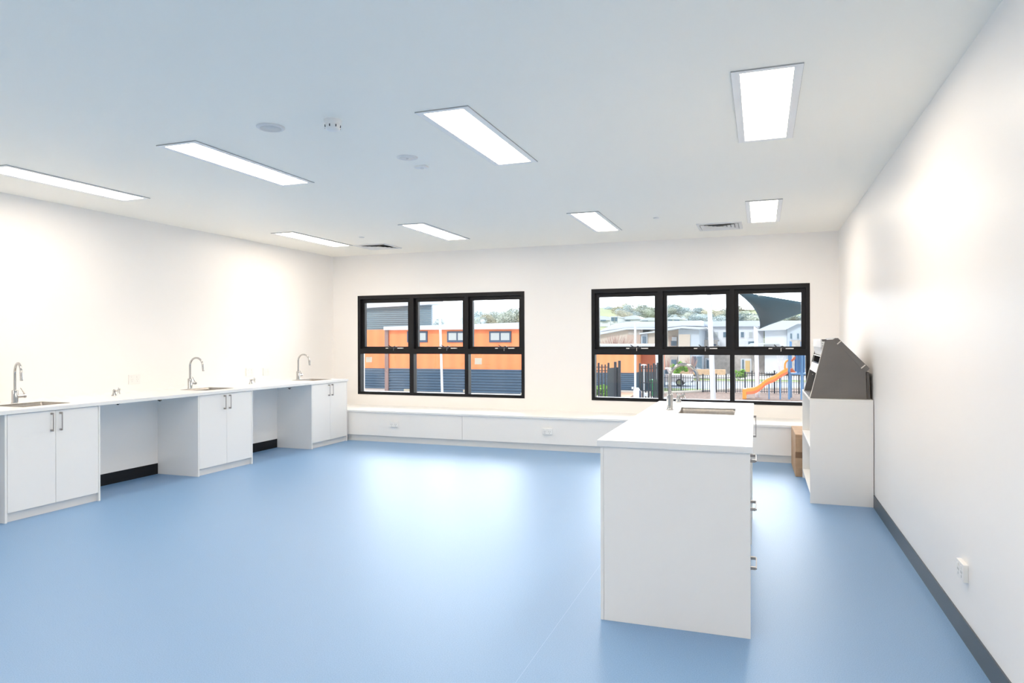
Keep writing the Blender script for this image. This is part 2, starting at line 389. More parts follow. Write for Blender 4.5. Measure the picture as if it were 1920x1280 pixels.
for a, b, l in ((3.05, 3.845, 'pale backing panel of the open knee space left of the nearest cabinet'), (4.697, 5.868, 'pale backing panel in the wide open knee space between near and middle cabinets'), (6.718, 7.870, 'pale backing panel in the open knee space between middle and far cabinets')):
    tag(box(XBK-.016, XBK, a, b, .118, ZT-.001).build('backing_panel', 'lam'), l, 'panel', 'backing panels in the knee spaces')
k = 1
for a, b in ((3.05, 3.845), (4.697, 5.868), (6.718, 7.870)):
    struct('baseboard_left' if k == 1 else 'baseboard_left', box(XBK-.016, XBK+.001, a, b, 0, .117), 'skirtblack'); k += 1
for (a, b), l in zip(SINK, ('stainless sink in the worktop nearest the left edge', 'stainless sink in the middle of the left worktop', 'stainless sink at the far end of the left worktop')):
    sink_bowl('sink', SX0, SX1, a, b, .906, l, 'sinks in the left worktop')
# ------------------------------------------------------------------ taps
def arc(c, r, a0, a1, n, z):      # in local xz plane
    return [(c+r*math.cos(a0+(a1-a0)*i/n), 0, z+r*math.sin(a0+(a1-a0)*i/n)) for i in range(n+1)]
def gooseneck(h=.36, reach=.19, spray=True, rb=.026, rt=.011):
    r = empty('gooseneck_tap'); R = reach/2
    MB().lathe([(rb+.004, 0), (rb+.004, .005), (rb, .008), (rb, .112), (rb-.004, .118), (rt+.002, .119)]).build('body', 'chrome', r)
    zt = h-R
    if spray:
        path = [(0,0,.115), (0,0,zt*.6), (0,0,zt)] + arc(R, R, PI, .22, 16, zt)[1:]
        MB().tube(path, rt, 14).build('spout', 'chrome', r)
        e = Vector(path[-1]); d = Vector((.12, 0, -1)).normalized()
        hd = MB(); rings = []; rad = []
        for i in range(9):
            rings.append(tuple(e+d*(.010*i))); rad.append(.0135 if i % 2 else .0115)
        hd.tube(rings, rad, 14); hd.build('spray_head', 'chrome', r)
    else:
        path = [(0,0,.10), (0,0,zt*.6), (0,0,zt)] + arc(R, R, PI, .05, 18, zt)[1:] + [(reach+.003, 0, zt-.022)]
        MB().tube(path, rt, 14).build('spout', 'chrome', r)
    MB().tube([(0, rb*.8, .062), (0, rb+.042, .062)], .0175, 16).tube([(0, rb+.043, .062), (0, rb+.058, .062)], .0205, 16).build('valve', 'chrome', r)
    MB().tube([(0, rb+.050, .072), (-.006, rb+.030, .115), (-.010, rb+.018, .135)], [.006, .004, .003], 8).build('lever', 'chrome', r)
    return r
g = gooseneck(); tp = [((-6.315, 4.35, .906), -.36, 'chrome gooseneck tap at the left edge of the photo'), ((-6.285, 6.35, .906), 0, 'chrome gooseneck tap behind the middle sink'), ((-6.285, 8.36, .906), .0, 'chrome gooseneck tap behind the far sink near the corner')]
for i, (l, a, t) in enumerate(tp):
    o = g if i == 0 else copy_tree(g); o.location = l; o.rotation_euler = (0,0,a); tag(o, t, 'tap', 'tall chrome taps on the left worktop')
def gas_tap():
    r = empty('gas_tap')
    MB().lathe([(.026, 0), (.025, .006), (.016, .022), (.013, .04), (.015, .05), (.013, .06), (.0, .064)], n=20).build('body', 'chrome', r)
    for s in (-1, 1):
        MB().tube([(.002, s*.010, .048), (.010, s*.034, .054), (.024, s*.072, .066)], [.009, .006, .005], 10).build('nozzle', 'chrome', r)
    m = MB(); m.tube([(.01, 0, .05), (.042, 0, .05)], .007, 10); m.tube([(.042, 0, .05), (.052, 0, .05)], .013, 12)
    for a in (.5, .5+PI/2): m.tube([(.047, -.036*math.cos(a), .05-.036*math.sin(a)), (.047, .036*math.cos(a), .05+.036*math.sin(a))], .0045, 8)
    m.build('cross_handle', 'chrome', r); return r
gt = gas_tap()
for i, (l, a, t) in enumerate([((-6.19, 5.26, .906), .5, 'small chrome gas tap over the wide knee space'), ((-6.22, 7.30, .906), .4, 'small chrome gas tap below the paired wall sockets'), ((-.655, 5.94, .936), .6, 'small chrome gas tap at the far end of the island bench')]):
    o = gt if i == 0 else copy_tree(gt); o.location = l; o.rotation_euler = (0,0,a); tag(o, t, 'gas tap', 'small chrome gas taps')
# ------------------------------------------------------------------ power outlets
def outlet(label, loc, rz, w=.115, h=.075, n=2, t=.012, group='white power outlets', slots='greyplastic'):
    # local: faces -y, centre at origin
    r = empty('power_outlet', loc, rz)
    box(-w/2, w/2, -t, 0, -h/2, h/2).build('face_plate', 'plastic', r, .003)
    for i in range(n):
        c = (i-(n-1)/2)*w*.46
        box(c-.008, c+.008, -t-.004, -t, h*.16, h*.34).build('switch', 'plastic', r, .001)
        m = MB()
        for dx, dz, a in ((-.010, -.002, .5), (.010, -.002, -.5), (0, -.022, 0)):
            m.box(c+dx-.0018, c+dx+.0018, -t-.0006, -t+.001, dz-.006, dz+.006)
        m.build('socket_slots', slots, r)
    return tag(r, label, 'power outlet', group)
outlet('white double power outlet low on the right wall', (XR, 3.868, .342), PI/2*-1, .125, .085, t=.022)
outlet('white double power outlet on the window bench, left one', (-4.96, 8.775, .265), 0, .135, .082)
outlet('white double power outlet on the window bench, right one near the island', (-2.662, 8.775, .256), 0, .135, .082)
outlet('white wall outlet between the nearest and middle taps', (XL, 5.77, 1.042), PI/2, .15, .105, slots='faint')
outlet('white wall outlet directly above the far gas tap, left of the pair', (XL, 7.60, 1.044), PI/2, .14, .105, slots='faint')
outlet('white wall outlet on the right of the pair by the far tap', (XL, 7.93, 1.034), PI/2, .13, .10, slots='faint')
# ------------------------------------------------------------------ bench under the windows
r = empty('window_bench', (XL, 8.77, 0)); R_ = lambda a, b, c, d, e, f: box(a-XL, b-XL, c-8.77, d-8.77, e, f)
R_(-6.255, XR-.003, 8.765, YB, .421, .450).build('seat_top', 'top', r, .004)
for a, b in ((-6.255, -3.892), (-3.888, -1.60), (-1.596, XR-.003)): R_(a, b, 8.777, 8.795, .088, .421).build('front_panel', 'lam', r, .001)
R_(-6.255, XR-.003, 8.80, 8.815, 0, .0875).build('kickboard', 'kick', r)
tag(r, 'long low white bench running beneath both windows', 'bench')
# ------------------------------------------------------------------ island bench
ISL = empty('island_bench', (-.040, 3.54, 0), .0073)
L = .765; D = 2.46; ZI = .903
hx0, hx1, hy0, hy1 = -.525, -.125, 1.47, 1.915
top_with_holes(-L, 0, 0, D, ZI, .936, [(hx0, hx1, hy0, hy1)]).build('benchtop', 'top', ISL, .0025)
xa, xb = -.750, -.012
box(xa+.0175, xb, .016, .034, 0, ZI-.002).build('end_panel', 'lam', ISL, .001)
box(xa, xa+.0165, .016, D-.02, 0, ZI-.002).build('back_panel', 'lam', ISL, .001)
box(xa+.017, xb, D-.038, D-.02, 0, ZI-.002).build('end_panel', 'lam', ISL, .001)
for q in ((xa+.017, xb-.022, .55, .566, .107, ZI-.002), (xa+.017, xb-.022, 1.32, 1.336, 0, ZI-.002)): box(*q).build('divider_panel', 'carcass', ISL)
for q in ((xa+.017, xb-.022, .034, .566, .09, .106), (xa+.017, xb-.022, 1.337, D-.038, .09, .106)): box(*q).build('cabinet_floor', 'carcass', ISL)
for q in ((xb-.06, xb-.045, .034, .566, 0, .088), (xb-.06, xb-.045, 1.337, D-.038, 0, .088)): box(*q).build('kickboard', 'kick', ISL)
for z0, z1, hz in ((.095, .430, .290), (.434, .765, .590), (.769, .898, .836)):
    d_ = box(xb-.020, xb-.002, .037, .563, z0, z1).build('drawer', 'lam', ISL, .001)
    handle(.19, 'y', d_, (xb-.002, .285, hz), .032)
for a, b, hy in ((1.325, 1.86, None), (1.864, D-.022, 2.04)):
    d_ = box(xb-.020, xb-.002, a, b, .095, .898).build('door', 'lam', ISL, .001)
    if hy: handle(.165, 'z', d_, (xb-.002, hy, .797), .032)
tag(ISL, 'large white island bench with drawers and an inset sink on the right', 'island bench')
def isl(p): a = .0073; return Vector((-.040+p[0]*math.cos(a)-p[1]*math.sin(a), 3.54+p[0]*math.sin(a)+p[1]*math.cos(a), p[2]))
c_ = isl(((hx0+hx1)/2, (hy0+hy1)/2, .936))
sk = sink_bowl('sink', c_.x-(hx1-hx0)/2, c_.x+(hx1-hx0)/2, c_.y-(hy1-hy0)/2, c_.y+(hy1-hy0)/2, .936, 'stainless sink set into the white island benchtop')
sk.rotation_euler = (0, 0, .0073)
o = gooseneck(.337, .20, False, .0235, .0125); o.location = (-.640, 5.24, .936); o.rotation_euler = (0,0,.05)
tag(o, 'large chrome gooseneck tap on the island bench beside its sink', 'tap')
# ------------------------------------------------------------------ open cabinet by the right wall
C0, C1, CYn, CYf, CZ = .406, XR-.006, 6.70, 7.93, .930
r = empty('open_cabinet', (C0, CYn, 0)); Q = lambda a, b, c, d, e, f: box(a-C0, b-C0, c-CYn, d-CYn, e, f)
Q(C0, C1, CYn, CYn+.018, 0, CZ-.0185).build('side_panel', 'lam', r, .001)
Q(C0, C1, CYf-.018, CYf, 0, CZ-.0185).build('side_panel', 'lam', r, .001)
Q(C0, C1, CYn, CYf, CZ-.018, CZ).build('top_panel', 'lam', r, .001)
Q(C0+.002, C1, CYn+.0185, CYf-.0185, .485, .503).build('shelf', 'lam', r, .001)
Q(C0+.002, C1, CYn+.0185, CYf-.0185, .075, .093).build('shelf', 'lam', r, .001)
Q(C1-.01, C1, CYn+.0185, CYf-.0185, .0935, CZ-.019).build('back_panel', 'carcass', r)
Q(C0+.045, C0+.06, CYn+.0185, CYf-.0185, 0, .0745).build('kickboard', 'kick', r)
tag(r, 'tall open-fronted white cabinet against the right wall', 'cabinet')
# ------------------------------------------------------------------ grey desktop fume hood
HY0, HY1, HZ = 6.75, 7.68, .9305
r = empty('fume_hood', (.411, HY0, HZ)); org = Vector((.411, HY0, HZ))
def hp(pts): return [(x-org.x, z-org.z) for x, z in pts]
side = hp([(.411, .9305), (.536, 1.452), (.60, 1.455), (.617, 1.441), (.860, 1.172), (.866, .9305)])
sl = lambda z: .411+(z-.93)*.24
H_ = HY1-HY0
for a in (0, H_-.012):
    MB().prism(side, a, a+.012).build('side_panel', 'hood', r, .001)
    MB().prism(hp([(.411-.004, .9305), (.411+.0005, .9305), (.5365, 1.452), (.532, 1.452)]), a, a+.012).build('edge_strip', 'edge', r)
MB().prism(hp([(.412, .9306), (.866, .9306), (.866, .940), (.412, .940)]), .0125, H_-.0125).build('base', 'hoodin', r)
MB().prism(hp([(.854, .9405), (.866, .9405), (.860, 1.170), (.848, 1.175)]), .0125, H_-.0125).build('back_panel', 'hoodin', r)
MB().prism(hp([(.867, .9306), (.897, .9306), (.893, 1.07), (.884, 1.17), (.867, 1.165)]), .01, H_-.01).build('rear_cover', 'hoodin', r)  # dark block stands in for the hood's shadow on the wall
MB().prism(hp([(.506, 1.4575), (.548, 1.4575), (.545, 1.438), (.512, 1.438)]), -.0015, .0018).build('header_end_cap', 'hoodin', r)
back = hp([(.600, 1.456), (.616, 1.468), (.640, 1.468), (.888, 1.205), (.888, 1.197), (.862, 1.171), (.855, 1.171)])
MB().prism(back, -.004, H_+.004).build('sloped_duct', 'hood', r, .001)
for cx, cz in ((.652, 1.432), (.842, 1.220)):
    d = Vector((.676, 0, -.737)); nrm = Vector((.737, 0, .676)); c = Vector((cx-org.x, 0, cz-org.z)); w = .0045; hh = .026
    pts = [((c+d*a+nrm*b).x, (c+d*a+nrm*b).z) for a, b in ((-w, -hh), (w, -hh), (w, hh*.72), (-w, hh*.72))]
    MB().prism(pts, -.007, H_+.007).build('joint_strip', 'edge', r)
MB().prism(hp([(.498, 1.458), (.60, 1.458), (.60, 1.448), (.536, 1.448), (.536, 1.385), (.498, 1.385)]), .002, H_-.002).build('light_header', 'plastic', r, .002)
MB().prism(hp([(.500, 1.384), (.534, 1.384), (.526, 1.312), (.515, 1.312)]), .02, H_-.02).build('header_underside', 'vent', r)
for zz in (1.42, 1.40): MB().tube([(.514-org.x, -.004, zz-org.z), (.514-org.x, .002, zz-org.z)], .006, 10).build('screw', 'chrome', r)
def slab(z0, z1, off, th, a, b): return MB().prism(hp([(sl(z0)+off, z0), (sl(z0)+off+th, z0), (sl(z1)+off+th, z1), (sl(z1)+off, z1)]), a, b)
slab(1.232, 1.300, .004, .005, .013, H_-.013).build('sash_glass', 'smoke', r)
slab(1.301, 1.307, .001, .010, .013, H_-.013).build('sash_rail', 'plastic', r)
slab(1.153, 1.2315, .001, .010, .013, H_-.013).build('sash_rail', 'plastic', r)
q = at(1523.7, 701.2, HY1-.013)-org; MB().tube([(q.x, H_-.0125, q.z), (q.x, H_-.015, q.z)], .0055, 10).build('screw_cap', 'edge', r)
tag(r, 'dark grey wedge-shaped desktop fume hood standing on the open cabinet', 'fume hood')
# ------------------------------------------------------------------ cardboard box
r = empty('cardboard_box', (.338, 7.95, 0)); r.rotation_euler = (0, 0, .012)
box(0, .26, 0, .80, 0, .45).build('carton', 'card', r, .006)
MB().box(.012, .14, -.006, -.001, .09, .41).build('end_flap', 'card', r, .002)
MB().box(.0, .24, -.0075, -.0062, .20, .265).build('tape_strip', 'tape', r)
tag(r, 'brown cardboard box on the floor behind the open cabinet', 'box')

# ================================================================== outdoors
G = -2.3
def gnd(px, py):
    d = ray(px, py); t = (G-EYE)/d.z; return Vector((0,0,EYE))+d*t
M['grass'] = mat('grass', (.18, .25, .07), .9, noise=(.8, .25))
M['road'] = mat('asphalt', (.27, .31, .37), .8, noise=(2, .06))
M['path'] = mat('concrete_path', (.46, .42, .37), .8)
M['mulch'] = mat('bark_mulch', (.20, .135, .105), .95, noise=(5, .3))
M['orange'] = mat('orange_cladding', (.88, .235, .075), .6)
M['orangepost'] = mat('orange_trim', (.25, .16, .15), .6)
M['roofw'] = mat('pale_metal_roof', (.52, .57, .64), .5)
M['white'] = mat('white_paint_outside', (.64, .675, .72), .6)
M['creamw'] = mat('cream_render', (.53, .475, .415), .8)
M['brownp'] = mat('brown_cladding', (.48, .38, .33), .8)
M['bluew'] = mat('pale_blue_cladding', (.45, .52, .60), .7)
M['greyb'] = mat('grey_brickwork', (.44, .41, .385), .85, noise=(3, .12))
M['terra'] = mat('peach_brick', (.62, .42, .30), .85, noise=(4, .1))
M['yellow'] = mat('yellow_door', (.62, .44, .20), .6)
M['winblue'] = mat('house_glass', (.10, .17, .23), .15)
M['wingrey'] = mat('pale_blind_glass', (.42, .46, .47), .3)
M['navy'] = mat('navy_frame', (.04, .07, .13), .5)
M['fence'] = mat('fence_black', (.02, .025, .035), .5)
M['sheet'] = mat('dark_sheet', (.05, .065, .075), .7)
M['sail'] = mat('slate_shade_cloth', (.045, .11, .155), .8, noise=(.6, .12))
M['pole'] = mat('pale_steel_pole', (.72, .76, .82), .45)
M['slide'] = mat('orange_slide', (.90, .33, .05), .35)
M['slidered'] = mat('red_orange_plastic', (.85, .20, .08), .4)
M['blue'] = mat('blue_play_steel', (.12, .27, .50), .45)
M['deep'] = mat('deep_blue_panel', (.05, .15, .33), .5)
M['car'] = mat('white_car_paint', (.78, .78, .78), .3)
M['tyre'] = mat('tyre', (.02, .02, .022), .8)
M['bin'] = mat('green_bin', (.05, .38, .13), .5)
M['leafa'] = mat('grey_green_leaves', (.44, .48, .42), .8, noise=(2, .3))  # hill tree leaf colours are paled to carry the distance haze
M['leafb'] = mat('blue_green_leaves', (.36, .44, .46), .8, noise=(2, .3))
M['leafc'] = mat('olive_leaves', (.50, .48, .36), .8, noise=(2, .3))
M['leafd'] = mat('bright_leaves', (.22, .42, .07), .8, noise=(6, .3))
M['bark'] = mat('bark', (.22, .16, .13), .9)
M['twig'] = mat('brown_twigs', (.42, .29, .25), .9)
M['hill'] = mat('dry_grass_hill', (.24, .27, .13), .95, noise=(.03, .22))
M['haze'] = mat('distant_hazy_hill', (.40, .45, .49), 1, noise=(.01, .06))  # haze is mixed into this pale base colour
def corr(name, c0, c1, pitch, axis=2):
    m = bpy.data.materials.new(name); m.use_nodes = True; n = m.node_tree; b = n.nodes['Principled BSDF']
    t = n.nodes.new('ShaderNodeTexCoord'); sx = n.nodes.new('ShaderNodeSeparateXYZ')
    n.links.new(t.outputs['Object'], sx.inputs[0])
    mu = n.nodes.new('ShaderNodeMath'); mu.operation = 'MULTIPLY'; mu.inputs[1].default_value = 2*PI/pitch
    si = n.nodes.new('ShaderNodeMath'); si.operation = 'SINE'
    n.links.new(sx.outputs[axis], mu.inputs[0]); n.links.new(mu.outputs[0], si.inputs[0])
    mp = n.nodes.new('ShaderNodeMapRange'); mp.inputs[1].default_value = -1; mp.inputs[2].default_value = 1
    n.links.new(si.outputs[0], mp.inputs[0])
    mx = n.nodes.new('ShaderNodeMixRGB'); mx.inputs[1].default_value = (*c0, 1); mx.inputs[2].default_value = (*c1, 1)
    n.links.new(mp.outputs[0], mx.inputs[0]); n.links.new(mx.outputs[0], b.inputs['Base Color'])
    b.inputs['Roughness'].default_value = .5; return m
M['boards'] = corr('orange_boards', (.90, .25, .085), (.86, .215, .07), .9, 0)
M['darkcorr'] = mat('dark_corrugated', (.075, .13, .20), .45, metal=0)
M['silcorr'] = mat('grey_corrugated', (.20, .27, .31), .45)
# ground and its zones
yr0, yr1 = gnd(1340, 730).y, gnd(1340, 716).y
M['paving'] = mat('pale_paving', (.60, .57, .53), .9, noise=(1.5, .06))  # unseen near ground made pale to bounce daylight up to the ceiling
def plane(name, pts, z, m, th=.05):
    o = MB().prism([(p[0], p[1]) for p in pts], z-th, z, 'z').build(name, m); o['kind'] = 'structure'; return o
plane('ground', [(-90, YB+WT+.001), (60, YB+WT+.001), (60, 150), (-90, 150)], G, 'paving', .4)
plane('lawn', [(-60, 60.5), (40, 60.5), (40, 70), (-60, 70)], G+.03, 'grass')
plane('verge', [(-13, 49.3), (40, 49.3), (40, yr0), (-13, yr0)], G+.03, 'grass')
plane('road', [(-60, yr0), (40, yr0), (40, yr1), (-60, yr1)], G+.04, 'road')
plane('kerb', [(-60, yr1), (40, yr1), (40, yr1+.5), (-60, yr1+.5)], G+.10, 'path')
pk = [gnd(*p) for p in ((1165, 737), (1243, 739.5), (1290, 737.5), (1330, 735.2), (1368, 732.5), (1420, 731), (1520, 731))]
plane('playground_mulch', [(p.x, p.y) for p in pk] + [(6, 18), (-14, 18)], G+.06, 'mulch')
kb = MB(); kb.tube([(p.x, p.y, G+.06) for p in pk], .16, 8); ko = kb.build('garden_kerb', 'path'); ko['kind'] = 'structure'

def facade_corr(name, x0, x1, Y, z0, z1, pitch, amp, m, parent, depth=.0):
    n = int(round((z1-z0)/pitch*6)); v = []; f = []
    for i in range(n+1):
        z = z0+(z1-z0)*i/n; y = Y-amp*math.sin(2*PI*i/6)
        v += [(x0, y, z), (x1, y, z), (x1, y+.02, z), (x0, y+.02, z)]
    for i in range(n):
        a = i*4; b = a+4
        f += [(a, a+1, b+1, b), (a+2, a+3, b+3, b+2), (a+1, a+2, b+2, b+1), (a+3, a, b, b+3)]
    return MB().add(v, f).build(name, m, parent)
def bx(p0, p1, Y, dep): a = at(p0[0], p0[1], Y); b = at(p1[0], p1[1], Y); return box(a.x, b.x, Y, Y+dep, b.z, a.z)
# orange portable classroom seen through the left window
Y1 = 46.5
r = empty('orange_classroom'); zb = at(980, 693, Y1).z; xa_, xb_ = at(725, 640, Y1).x, at(1030, 640, Y1).x; ze = at(980, 616, Y1).z
box(xa_, xb_, Y1, Y1+9, zb, ze).build('orange_wall', 'boards', r)
facade_corr('corrugated_base', xa_, xb_, Y1-.02, G, zb, .20, .06, 'darkcorr', r)
MB().box(xa_+.1, xb_-.1, Y1+.05, Y1+9, G, zb-.001).build('base_wall', 'darkcorr', r)
MB().prism(xz([(719, 618.5), (719, 612), (860, 608), (1040, 602), (1040, 616)], Y1-.4), Y1-.4, Y1+9.4).build('roof', 'roofw', r)
bx((721, 617), (728, 733), Y1-.12, .1).build('corner_flashing', 'orangepost', r)
for x0, x1 in ((763, 801), (838, 876), (917, 958)):
    w = bx((x0, 621), (x1, 641.5), Y1-.08, .1).build('window', 'navy', r)
    mid = (x0+x1)/2
    for a, b, mm in ((x0+3, mid-1.5, 'wingrey'), (mid+1.5, x1-3, 'wingrey')): bx((a, 624), (b, 637.5), Y1-.10, .02).build('pane', mm, w)
MB().lathe([(.10, -.25), (.10, .02), (.17, .10), (.15, .2), (.07, .27), (0, .28)], at(905, 605.5, Y1+1), 16).build('roof_ventilator', 'roofw', r)
tag(r, 'long orange classroom building with corrugated dark base beyond the left window', 'building')
r = empty('orange_wing'); Y2 = 48.5
xc_, xd_ = at(660, 640, Y2).x, at(727, 640, Y2).x; zb = at(700, 690, Y2).z
box(xc_, xd_, Y2, Y2+2.5, zb, at(700, 618, Y2).z).build('orange_wall', 'boards', r)
facade_corr('corrugated_base', xc_, xd_, Y2-.02, G, zb, .20, .04, 'darkcorr', r)
box(xc_+.1, xd_-.1, Y2+.05, Y2+2.5, G, zb-.001).build('base_wall', 'darkcorr', r)
tag(r, 'set-back orange wing at the far left of the left window', 'building')
r = empty('corrugated_hall'); Y3 = 52
p = at(660, 580, Y3); q = at(809, 572, Y3); z0 = at(700, 620, Y3).z
box(p.x, q.x-.05, Y3+.05, Y3+.3, G, q.z).build('hall_wall', 'silcorr', r)
facade_corr('corrugated_cladding', p.x, q.x, Y3, z0-1, q.z, .17, .04, 'silcorr', r)
MB().prism(xz([(650, 579), (650, 567), (820, 561.5), (820, 570), (800, 571)], Y3-.5), Y3-.5, Y3+.6).build('roof', 'roofw', r)
tag(r, 'tall grey corrugated hall rising behind the orange wing', 'building')
# orange block seen through the right window
r = empty('orange_block'); Y4 = 49.6
x0_, x1_ = at(1085, 650, Y4).x, at(1191, 650, Y4).x; zb = at(1165, 698.5, Y4).z; zt_ = at(1165, 650, Y4).z
box(x0_, x1_, Y4, Y4+7, zb, zt_).build('orange_wall', corr('apricot_boards', (.95, .36, .15), (.93, .33, .13), .6, 0), r)
facade_corr('corrugated_base', x0_, x1_, Y4-.02, G, zb, .14, .03, 'darkcorr', r)
box(x0_+.1, x1_-.05, Y4+.05, Y4+7, G, zb-.001).build('base_wall', 'darkcorr', r)
x2_ = at(1232, 650, Y4+2.5).x
box(x1_+.01, x2_, Y4+2.5, Y4+7, at(1210, 697, Y4+2.5).z, zt_).build('orange_wall', mat('terracotta_boards', (.62, .20, .10), .7), r)  # darker copy of the orange boards, shade put into the colour
box(x1_+.01, x2_, Y4+2.6, Y4+7, G, at(1210, 697, Y4+2.5).z-.001).build('base_wall', 'darkcorr', r)
MB().prism(xz([(1080, 651), (1080, 645.5), (1211, 645.5), (1211, 651)], Y4-.4), Y4-.4, Y4+7.4).build('roof', 'roofw', r)
tag(r, 'orange block with dark ribbed base behind the school fence', 'building')
# poles
def pole(a, b, Y, r0, r1, label, extra=None):
    p, q = at(*a, Y), at(*b, Y); o = MB().tube([p-Vector((0,0,.0)), q], [r0, r1], 12)
    if extra: extra(o)
    return tag(o.build('white_pole', 'pole'), label, 'pole', 'white steel poles outside')
Yp = 40
def flag(m): pass
p = gnd(831, 760); 
def vpole(px, ytop, Y, r, label, r1=None, topx=None):
    b = at(px, 700, Y); t = at(topx or px, ytop, Y)
    o = MB().tube([(b.x, Y, G), (t.x, Y, t.z)], [r, r1 or r], 12).build('steel_pole', 'pole')
    return tag(o, label, 'pole', 'pale steel poles outside')
vpole(829.5, 594, 40, .075, 'thin white pole in front of the orange classroom', topx=825)
vpole(1191, 606, 40, .065, 'thin white pole in front of the orange block', topx=1172 if False else 1191)
vpole(1337.5, 540, 44.5, .165, 'thick white sail post in the middle pane of the right window', .13, 1329)
vpole(1420.5, 612, 47.5, .135, 'white sail post behind the orange slide', .12, 1417)
vpole(1234.5, 640, 43, .10, 'white post beside the green bin', topx=1231)
# shade sail
def sail():
    A, B, C = at(1378, 545, 39), at(1424, 616, 46.8), at(1549, 573.5, 43)
    n = 18; v = []; f = []
    mid = lambda P, Q, t, b: P.lerp(Q, t)+b*(4*t*(1-t))
    cen = (A+B+C)/3
    def edge(P, Q, s): m = (P+Q)/2; return (cen-m)*s
    eAB, eBC, eAC = edge(A, B, .30), edge(B, C, .10), edge(A, C, .0)
    idx = {}
    for i in range(n+1):
        L_ = mid(A, B, i/n, eAB); R2 = mid(A, C, i/n, eAC)
        for j in range(i+1):
            t = j/i if i else 0
            p_ = L_.lerp(R2, t) + Vector((0, 0, -.5*math.sin(PI*t)*math.sin(PI*i/n)*.6))
            if i > 0: p_ += eBC*(4*t*(1-t))*(i/n)**6
            idx[i, j] = len(v); v.append(p_)
    for i in range(n):
        for j in range(i+1):
            f.append((idx[i, j], idx[i+1, j], idx[i+1, j+1]))
            if j < i: f.append((idx[i, j], idx[i+1, j+1], idx[i, j+1]))
    e = empty('shade_sail', A); o = MB().add([q-A for q in v], f, True).build('sail_cloth', 'sail', e)
    s = o.modifiers.new('t', 'SOLIDIFY'); s.thickness = .02
    MB().tube([Vector((0,0,0)), at(1330, 530, 42)-A], .02, 6).build('cable', 'fence', e)
    MB().tube([B-A, at(1417.3, 613, 47.4)-A], .025, 6).build('cable', 'fence', e)
    tag(e, 'dark slate triangular shade sail stretched above the playground', 'shade sail')
sail()
# slide and play tower
Ys = 46
sp = [(1396.5, 731.8), (1404, 731), (1412, 730.2), (1418, 728.5), (1424, 725), (1430, 720), (1436, 714.5), (1442, 711.5), (1450, 708.5), (1457, 704.5), (1463, 700), (1470, 696), (1477, 692.5)]
r = empty('playground_slide', gnd(1397, 745))
org = r.location.copy()
tp_ = [at(x, y, Ys) for x, y in sp]
def chute(mb, off0, off1, y0, y1):
    v = []
    for p_ in tp_: v += [(p_.x, Ys+y0, p_.z+off1), (p_.x, Ys+y1, p_.z+off1), (p_.x, Ys+y1, p_.z+off0), (p_.x, Ys+y0, p_.z+off0)]
    v = [Vector(q)-org for q in v]; n = len(tp_); f = [(0,1,2,3), (4*n-4, 4*n-1, 4*n-2, 4*n-3)]
    for i in range(n-1):
        for k in range(4): f.append((4*i+k, 4*i+4+k, 4*i+4+(k+1) % 4, 4*i+(k+1) % 4))
    return mb.add(v, f)
chute(MB(), -.10, .10, 0, .10).build('side_wall', 'slide', r); chute(MB(), -.10, .10, .65, .75).build('side_wall', 'slide', r)
chute(MB(), -.27, -.11, .03, .72).build('chute_bed', 'slidered', r)  # darker orange puts the shaded underside into the colour
e0 = tp_[0]-org; box(e0.x-.14, e0.x+.10, e0.y-.01, e0.y+.76, G+.06-org.z, e0.z+.101).build('foot', 'slide', r, .03)
for i in (7, 10):
    q = tp_[i]-org; MB().tube([(q.x, q.y+.37, G+.06-org.z), (q.x, q.y+.37, q.z-.2)], .04, 8).build('support_post', 'blue', r)
tag(r, 'bright orange wavy playground slide', 'slide')
r = empty('play_tower', (at(1480, 740, 46.5).x, 46.5, G+.06)); org = r.location.copy()
Yt = 46.5
for px, dy, y0 in ((1479.5, 0, 665), (1484.5, 1.6, 640), (1503, 0, 640), (1507, 1.6, 640)):
    q = at(px, y0, Yt)-org; MB().tube([(q.x, dy, 0), (q.x, dy, q.z)], .075, 10).build('tower_post', 'blue', r)
q0, q1 = at(1481, 699.5, Yt)-org, at(1515, 702.5, Yt)-org
box(q0.x, q1.x, -.05, 1.7, q1.z, q0.z).build('deck', 'blue', r)
for px in (1495, 1498, 1501.5, 1505, 1508):
    q, w = at(px, 664, Yt)-org, at(px, 699, Yt)-org; MB().tube([(q.x, .1, w.z), (q.x, .1, q.z)], .045, 8).build('rail_bar', 'blue', r)
q0, q1 = at(1492, 660, Yt)-org, at(1510, 698, Yt)-org; box(q0.x, q1.x, 1.5, 1.56, q1.z, q0.z).build('side_panel', 'deep', r)
MB().prism([((at(x, y, Yt)-org).x, (at(x, y, Yt)-org).z) for x, y in ((1482, 698.5), (1482, 692), (1485, 690), (1489, 694), (1493, 698.5))], .3, .4).build('climbing_panel', 'slidered', r)
MB().prism([((at(x, y, Yt)-org).x, (at(x, y, Yt)-org).z) for x, y in ((1483, 676), (1487, 671), (1492, 668), (1492, 673), (1486, 678))], .3, .4).build('hand_grip', 'slidered', r)
ap = [(1476.5, 675.5), (1473.5, 678), (1471.8, 682), (1471.5, 688), (1472, 692)]
MB().tube([at(1480, 673.8, Yt)-org]+[at(x, y, Yt)-org for x, y in ap], .06, 8).build('arched_handle', 'slide', r)
tag(r, 'blue play tower with red-orange panels at the top of the slide', 'play tower')
